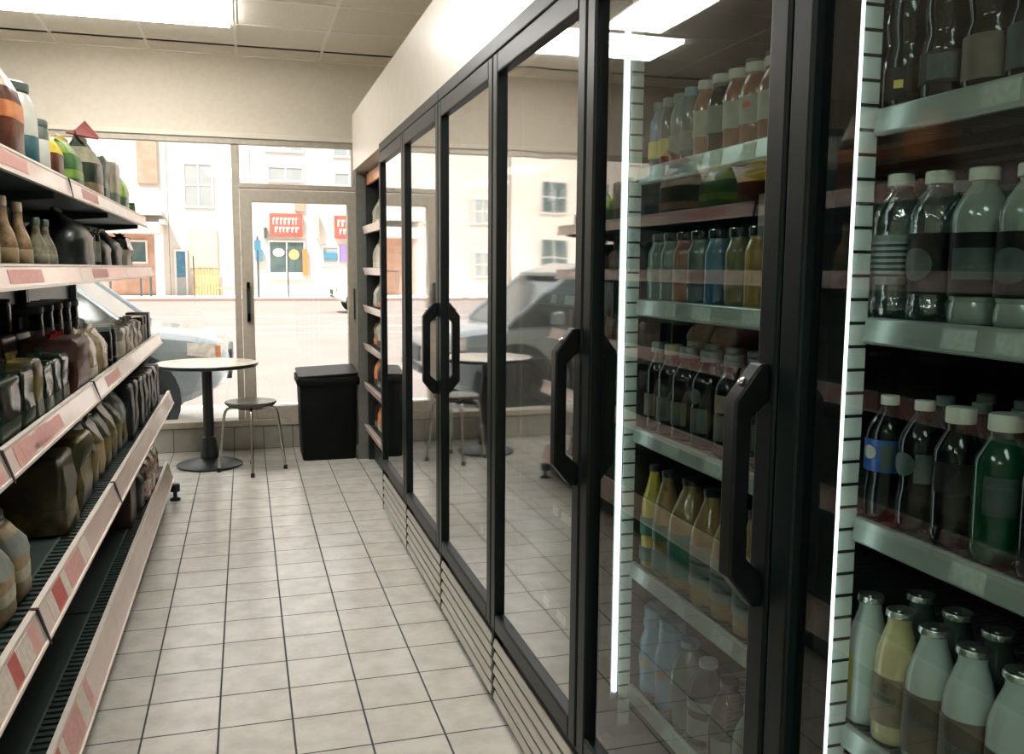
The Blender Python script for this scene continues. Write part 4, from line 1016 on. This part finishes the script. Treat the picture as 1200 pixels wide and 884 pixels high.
# left: brick and white house with balcony and porch, then white house with the double window
hA = house('apartment_house', 'brick and white apartment house across the road with a railed balcony over a porch', -13.0, -3.72, 13.5, 'white_wall')
p = MB(); p.box((-5.1, -.16, 5.6), (-4.15, -.001, 13.4)); p.build('brick_pier', 'brick', hA, smooth=False)
p = MB(); p.box((-7.6, -.1, .0), (-4.3, -.001, 3.1)); p.build('brick_infill', 'brick', hA, smooth=False)
for xx, zz in ((-6.9, 8.3), (-9.4, 8.3), (-12.2, 8.3), (-9.4, 3.9), (-12.2, 3.9), (-12.2, .9)): win(hA, xx, xx+1.3, zz, zz+(.75 if zz > 8 and xx > -7 else 1.5))
win(hA, -5.75, -4.75, 1.55, 2.75, 'pane_dark', mull=0, bars=0, y=-.1)
b = MB(); b.box((-7.8, -1.6, 3.95), (-3.9, -.001, 4.15)); bo = b.build('balcony_slab', 'white_wall', hA, smooth=False)
r = MB(); r.box((-7.8, -1.6, 5.2), (-4.0, -1.55, 5.27)); r.box((-7.8, -1.6, 4.25), (-4.0, -1.55, 4.3))
for k in range(26): r.box((-7.78+.15*k, -1.59, 4.3), (-7.75+.15*k, -1.56, 5.2))
r.build('balcony_railing', 'shutter', bo, smooth=False)
p = MB(); p.box((-7.8, -2.0, 3.05), (-3.95, -.001, 3.6)); p.box((-4.0, -2.02, 3.5), (-3.75, -.001, 3.72)); p.build('porch_roof', 'white_wall', hA, smooth=False)
p = MB(); p.box((-4.25, -1.95, G2), (-3.85, -1.6, 3.05)); p.build('porch_post', 'white_wall', hA, smooth=False)
p = MB(); p.box((-6.4, -1.9, 1.2), (-4.4, -1.85, 1.28)); p.box((-4.55, -1.9, G2), (-4.45, -1.85, 1.2)); p.box((-5.0, -1.9, G2), (-4.92, -1.85, 1.2)); p.box((-6.4, -1.9, G2), (-6.3, -1.85, 1.2)); p.build('porch_railing', 'ironrail', hA, smooth=False)

hB = house('white_house', 'white house across the road with one tall double window over a boarded shopfront', -3.7, .38, 14.0, 'white_wall', y=FY)
win(hB, -2.95, -1.45, 4.45, 6.75, mull=1, bars=1)
win(hB, -3.05, -1.55, 7.95, 8.85, mull=1, bars=0); win(hB, -1.1, .1, 11.0, 12.6)
dd = MB(); dd.box((-3.5, -.10, G2), (-3.40, -.001, 2.3)); dd.box((-2.95, -.10, G2), (-2.85, -.001, 2.3)); dd.box((-3.4, -.1, 2.2), (-2.95, -.001, 2.3))
do = dd.build('house_door', 'shutter', hB, smooth=False); MB().box((-3.4, -.06, .9), (-2.95, -.02, 2.2)).build('door_pane', 'pane_blue', do, smooth=False); MB().box((-3.4, -.06, G2), (-2.95, -.02, .86)).build('door_panel', 'pane', do, smooth=False)
MB().box((-2.75, -.12, 1.35), (-1.35, -.001, 3.35)).build('shop_panel', 'rose_wall', hB, smooth=False)
fn = MB()
for k in range(9): fn.box((-2.6+.145*k, -.35, G2), (-2.6+.145*k+.12, -.30, 1.3+.03*(k % 2)))
fn.box((-2.6, -.299, .3), (-1.3, -.26, .4)); fn.box((-2.6, -.299, 1.0), (-1.3, -.26, 1.1)); tag(fn.build('wood_fence', 'wood', None, smooth=False, loc=(0, FY-.1, 0)), 'short wooden board fence before the white house across the road', 'fence')
win(hB, -.45, .22, 1.9, 2.4, mull=0, bars=0)
MB().box((-1.3, -.2, G2), (.33, -.001, 1.1)).build('front_wall', 'white_wall', hB, smooth=False)
t = thing('bench', 'long yellowish bench on the far pavement, left of the shop door frame', 'bench', (-.5, FY-1.6, G2))
MB().box((-1.0, -.2, .36), (1.0, .2, .44)).build('seat', 'wood', t, smooth=False)
for s in (-1, 1): MB().box((s*.85-.05, -.18, 0), (s*.85+.05, .18, .359)).build('leg', 'wood', t, smooth=False)

hC = house('shop_building', 'pale building across the road with two red shop signs, seen through the glass door', .40, 9.6, 13.0, 'white_wall')
for x0, x1, z0, z1 in ((1.15, 3.15, 7.45, 8.35), (4.65, 6.3, 7.3, 8.2), (1.25, 3.15, 5.9, 6.75), (4.7, 6.4, 5.75, 6.55), (7.6, 9.2, 7.3, 8.4)): win(hC, x0, x1, z0, z1, mull=1, bars=0)
MB().box((2.65, -.12, 4.4), (3.15, -.001, 5.6)).build('brick_pier', 'brick', hC, smooth=False)
def shop_sign(parent, x0, x1, z0, z1, seed):
    o = MB().box((x0, -.30, z0), (x1, -.05, z1)).build('shop_sign', 'sign_red', parent, smooth=False)
    rnd = random.Random(seed); s = MB()
    for row, (za, zb) in enumerate(((.52, .82), (.18, .42))):
        x = x0+.15+.1*row
        while x < x1-.3:
            w_ = rnd.uniform(.09, .2); hgt = (z1-z0)
            s.box((x, -.31, z0+za*hgt), (x+w_*.5, -.301, z0+zb*hgt)); s.box((x+w_*.5, -.31, z0+(zb-.09)*hgt), (x+w_, -.301, z0+zb*hgt)); x += w_+.06
    s.build('sign_lettering', 'sign_white', o, smooth=False)
shop_sign(hC, 1.32, 3.0, 3.05, 4.25, 3); shop_sign(hC, 4.7, 6.6, 3.0, 4.2, 5)
w1 = win(hC, 1.2, 3.15, 1.05, 2.85, 'pane_dark', mull=1, bars=0)
for cx, cz, col, a, bb in ((1.75, 2.2, 'sign_white', .30, .22), (2.55, 2.1, 'wood', .28, .28)):
    MB().prism([(cx+a*math.cos(q*PI/10), cz+bb*math.sin(q*PI/10)) for q in range(20)], 1, -.06, -.045).build('window_sign', col, w1, smooth=False)
MB().box((1.2, -.12, .75), (3.15, -.001, 1.04)).build('shop_plinth', 'white_wall', hC, smooth=False)
MB().box((2.98, -.2, 1.0), (3.25, -.09, 2.4)).build('orange_post', 'orange', hC, smooth=False)
MB().box((3.72, -.5, 2.95), (3.86, -.001, 4.3)).build('blade_sign', 'rose_wall', hC, smooth=False)
MB().box((.55, -.25, 1.75), (.92, -.001, 2.35)).build('blue_sign', 'sign_blue', hC, smooth=False)
MB().box((1.02, -.3, 2.95), (1.16, -.001, 3.5)).build('wall_lamp', 'ironrail', hC, smooth=False)
w2 = win(hC, 4.0, 4.95, 1.5, 2.6, 'pane', mull=0, bars=1); MB().box((4.1, -.12, 1.9), (4.85, -.085, 2.2)).build('window_sign', 'sign_blue', w2, smooth=False)
MB().box((4.98, -.15, 1.75), (5.32, -.001, 2.6)).build('purple_banner', 'sign_purple', hC, smooth=False)
win(hC, 5.4, 6.7, 1.1, 2.8, 'pane', mull=1, bars=1); win(hC, 7.2, 9.2, 1.0, 3.4, 'pane_dark', mull=1, bars=1)
t = thing('street_pole', 'thin grey pole on the far pavement, left of the first red shop sign', 'pole', (.62, 46.0, G2)); MB().lathe([(.05, 0), (.05, 2.9), (.03, 3.0)], 10).build('pole_shaft', 'ironrail', t)
MB().box((-.16, -.06, 2.3), (.16, -.03, 2.8)).build('pole_sign', 'sign_blue', t, smooth=False)
t = thing('street_pole', 'thin pole standing before the middle of the dark shop window', 'pole', (2.05, 46.2, G2)); MB().lathe([(.035, 0), (.035, 2.4)], 10).build('pole_shaft', 'ironrail', t)
t = thing('street_pole', 'thin pole on the far pavement before the boarded shopfront', 'pole', (-2.35, 45.8, G2)); MB().lathe([(.03, 0), (.03, 2.0)], 10).build('pole_shaft', 'ironrail', t)
# further houses, seen only mirrored in the cooler doors or past the shelves
for k, (x0, x1, zt, m_) in enumerate(((-22.5, -13.2, 12.5, 'cream_wall'), (-33.0, -22.7, 14.0, 'white_wall'), (-46.0, -33.2, 12.0, 'rose_wall'), (9.8, 20.0, 13.0, 'cream_wall'))):
    hh_ = house('terrace_house', ['cream house mirrored in the cooler doors, left of the brick one', 'tall white house mirrored in the cooler doors', 'rose-tinted house farthest along the road, mirrored in the glass', 'cream house beyond the pale shop building'][k], x0, x1, zt, m_)
    n = int((x1-x0)/2.6)
    for a in range(n):
        for zz in (1.0, 4.6, 8.2): win(hh_, x0+.7+a*2.6, x0+2.3+a*2.6, zz, zz+(1.9 if zz > 2 else 2.2), 'pane_dark' if (a+int(zz)) % 3 == 0 else 'pane')

# ---------------------------------------------------------------- cars
def car(label, x_nose, y_near, flip=1, paint='carpaint', name='car', clear=.30, hood=.98, roof=1.62, length=4.5, width=1.80, group=None):
    """estate car; the nose points to +X (flip -1: to -X)"""
    t = thing(name, label, 'car', (x_nose, y_near+width/2, GZ))
    hw = width/2
    def ring(x, zb, zt, wb, wt, y_in=.0):
        zm = zb+(zt-zb)*.55
        pts = [(wb*.86, zb), (wb, zb+.06), (wb*1.0, zm), (wt, zt-.04), (wt*.86, zt)]
        return [(flip*x, -a, z) for a, z in pts]+[(flip*x, a, z) for a, z in reversed(pts)]
    st = [(-.02, .58, .80, .55, .50), (-.06, .52, .86, .74, .68), (-.16, .46, .90, .84, .80), (-.34, .38, .945, .89, .85), (-.60, clear, .975, .90, .87), (-.95, clear, 1.0, .90, .87), (-1.6, clear, 1.03, .90, .87), (-2.6, clear, 1.04, .90, .87), (-3.6, clear, 1.04, .90, .87), (-4.2, .36, 1.03, .89, .86), (-4.45, .44, .96, .84, .80), (-4.5, .5, .8, .78, .74)]
    MB().loft([ring(a*length/4.5, b, c*hood/.98, d*hw/.9, e*hw/.9) for a, b, c, d, e in st]).build('car_body', paint, t, angle=50)
    def gr(x, z, w_): return [(flip*x, -w_*.99, z), (flip*x, w_*.99, z)]
    h0 = 1.0*hood/.98
    gl = MB()
    A = [(-.80, h0), (-1.45, roof-.10), (-1.75, roof-.03), (-3.5, roof-.03), (-4.0, roof-.25), (-4.3, h0)]
    lo = [(-.80, h0), (-1.45, h0), (-1.75, h0), (-3.5, h0), (-4.0, h0), (-4.3, h0)]
    rings = []
    for (xa, za), (xl, zlw) in zip(A, lo):
        k = .72 if za > h0+.05 else .80
        rings.append([(flip*xl, -.80*hw/.9, zlw-.02), (flip*xa, -k*hw/.9, za), (flip*xa, k*hw/.9, za), (flip*xl, .80*hw/.9, zlw-.02)])
    gl.loft(rings); gl.build('car_windows', 'carglass', t, smooth=False)
    rf = MB(); rf.loft([[(flip*x, -w_, z), (flip*x, w_, z), (flip*x, w_, z+.035), (flip*x, -w_, z+.035)] for x, w_, z in ((-1.35, .60, roof-.13), (-1.75, .70, roof-.03), (-3.5, .70, roof-.03), (-4.0, .64, roof-.25))])
    for s in (-1, 1):
        rf.tube([(flip*-.80, s*.80*hw/.9, h0), (flip*-1.45, s*.72*hw/.9, roof-.10)], .025, 8); rf.tube([(flip*-2.5, s*.81*hw/.9, h0), (flip*-2.55, s*.725*hw/.9, roof-.04)], .035, 8)
    rf.build('car_roof', paint, t, smooth=False)
    for s in (-1, 1):
        hl = MB(); hl.loft([[(flip*(-.06+q*.0), s*(.50), .74), (flip*-.04, s*.50, .86), (flip*-.05, s*.62, .87), (flip*-.07, s*.62, .74)], [(flip*-.20, s*.845*hw/.9, .76), (flip*-.20, s*.835*hw/.9, .885), (flip*-.34, s*.885*hw/.9, .89), (flip*-.34, s*.905*hw/.9, .80)]] if False else
                           [[(flip*-.03, s*.56, .74), (flip*-.03, s*.56, .85), (flip*-.09, s*.53, .86), (flip*-.09, s*.53, .74)], [(flip*-.10, s*.80, .745), (flip*-.10, s*.79, .875), (flip*-.18, s*.72, .88), (flip*-.18, s*.72, .745)], [(flip*-.36, s*.915, .79), (flip*-.36, s*.905, .90), (flip*-.36, s*.85, .90), (flip*-.36, s*.85, .79)]])
        hl.build('headlight', 'headlight', t, angle=30)
        MB().box((flip*-.085, s*.765, .76), (flip*-.13, s*.815, .86)).build('indicator', 'amber', t, smooth=False)
    g = MB(); g.box((flip*.005, -.42, .64), (flip*-.05, .42, .80)); g.box((flip*-.0, -.5, .53), (flip*-.1, .5, .60)); g.build('grille', 'cardark', t, smooth=False, bevel=.01)
    for xx in (-.86, -3.5):
        for s in (-1, 1):
            wy = s*(hw-.11)
            MB().lathe([(.44, 0), (.44, .01)], 28).build('wheel_arch', 'cardark', t, loc=(flip*xx*length/4.5, s*(hw-.006)+(-.004 if s > 0 else -.006), .40)).rotation_euler = (PI/2, 0, 0)
            wh = MB().lathe([(.22, -.10), (.335, -.10), (.36, -.07), (.36, .07), (.335, .10), (.22, .10)], 36).build('wheel', 'tyre', t, loc=(flip*xx*length/4.5, s*(hw-.06), .36)); wh.rotation_euler = (PI/2, 0, 0)
            ri = MB(); ri.lathe([(.21, -.03), (.215, .085), (.20, .09), (.195, .03), (.05, .05), (.045, .075), (.0005, .075)], 32)
            for q in range(7):
                a = 2*PI*q/7; ri.tube([(.04*math.cos(a), .04*math.sin(a), .06), (.2*math.cos(a+.05), .2*math.sin(a+.05), .08)], [.022, .016], 8)
            ro = ri.build('wheel_rim', 'rim', wh, angle=35)
            if s > 0: ro.rotation_euler = (PI, 0, 0)
    MB().box((flip*-1.2, -hw-.10, 1.02), (flip*-1.32, -hw+.02, 1.14)).build('wing_mirror', paint, t, smooth=False, bevel=.02)
    return t
car('silver car parked outside, nose showing behind the pedestal table', -.14, 8.25)
car('white car stopped in the road, half hidden by the right stile of the glass door', 2.9, 31.5, -1, 'whitecar')

# ================================================================== LIGHT
def light(name, kind, loc, rot, energy, color, **kw):
    l = bpy.data.lights.new(name, kind); l.energy = energy; l.color = color
    for k, v in kw.items(): setattr(l, k, v)
    o = bpy.data.objects.new(name, l); COL.objects.link(o); o.location = loc; o.rotation_euler = rot
    return o
light('sun', 'SUN', (-20, -30, 40), (math.radians(33), 0, math.radians(-40)), 7.6, (1, .955, .925), angle=math.radians(3))
W = bpy.data.worlds.new('sky'); SC.world = W; W.use_nodes = True
bg = W.node_tree.nodes['Background']; bg.inputs[0].default_value = (1.0, .975, .955, 1); bg.inputs[1].default_value = 1.75

# ================================================================== CAMERA
yaw, pitch, roll, H = .287785, .119228, .0073856, 1.4
fw = Vector((math.sin(yaw)*math.cos(pitch), math.cos(yaw)*math.cos(pitch), -math.sin(pitch)))
r0 = Vector((math.cos(yaw), -math.sin(yaw), 0)); u0 = r0.cross(fw)
R_ = math.cos(roll)*r0+math.sin(roll)*u0; U_ = -math.sin(roll)*r0+math.cos(roll)*u0
cam = bpy.data.cameras.new('camera'); cam.sensor_width = 36; cam.lens = 1053.25*36/1200; cam.clip_start = .05; cam.clip_end = 300
co = bpy.data.objects.new('camera', cam); COL.objects.link(co)
co.matrix_world = Matrix(((R_.x, U_.x, -fw.x, 0), (R_.y, U_.y, -fw.y, 0), (R_.z, U_.z, -fw.z, H), (0, 0, 0, 1)))
SC.camera = co

# ================================================================== RENDER LOOK
SC.view_settings.view_transform = 'Standard'; SC.view_settings.look = 'None'
SC.view_settings.exposure = 0.12; SC.view_settings.gamma = 1.0; SC.view_settings.use_curve_mapping = False
cy = SC.cycles
cy.max_bounces = 10; cy.diffuse_bounces = 4; cy.glossy_bounces = 5; cy.transmission_bounces = 4; cy.transparent_max_bounces = 28
cy.sample_clamp_indirect = 6; cy.caustics_reflective = False; cy.caustics_refractive = False
cy.use_denoising = True; cy.denoiser = 'OPENIMAGEDENOISE'
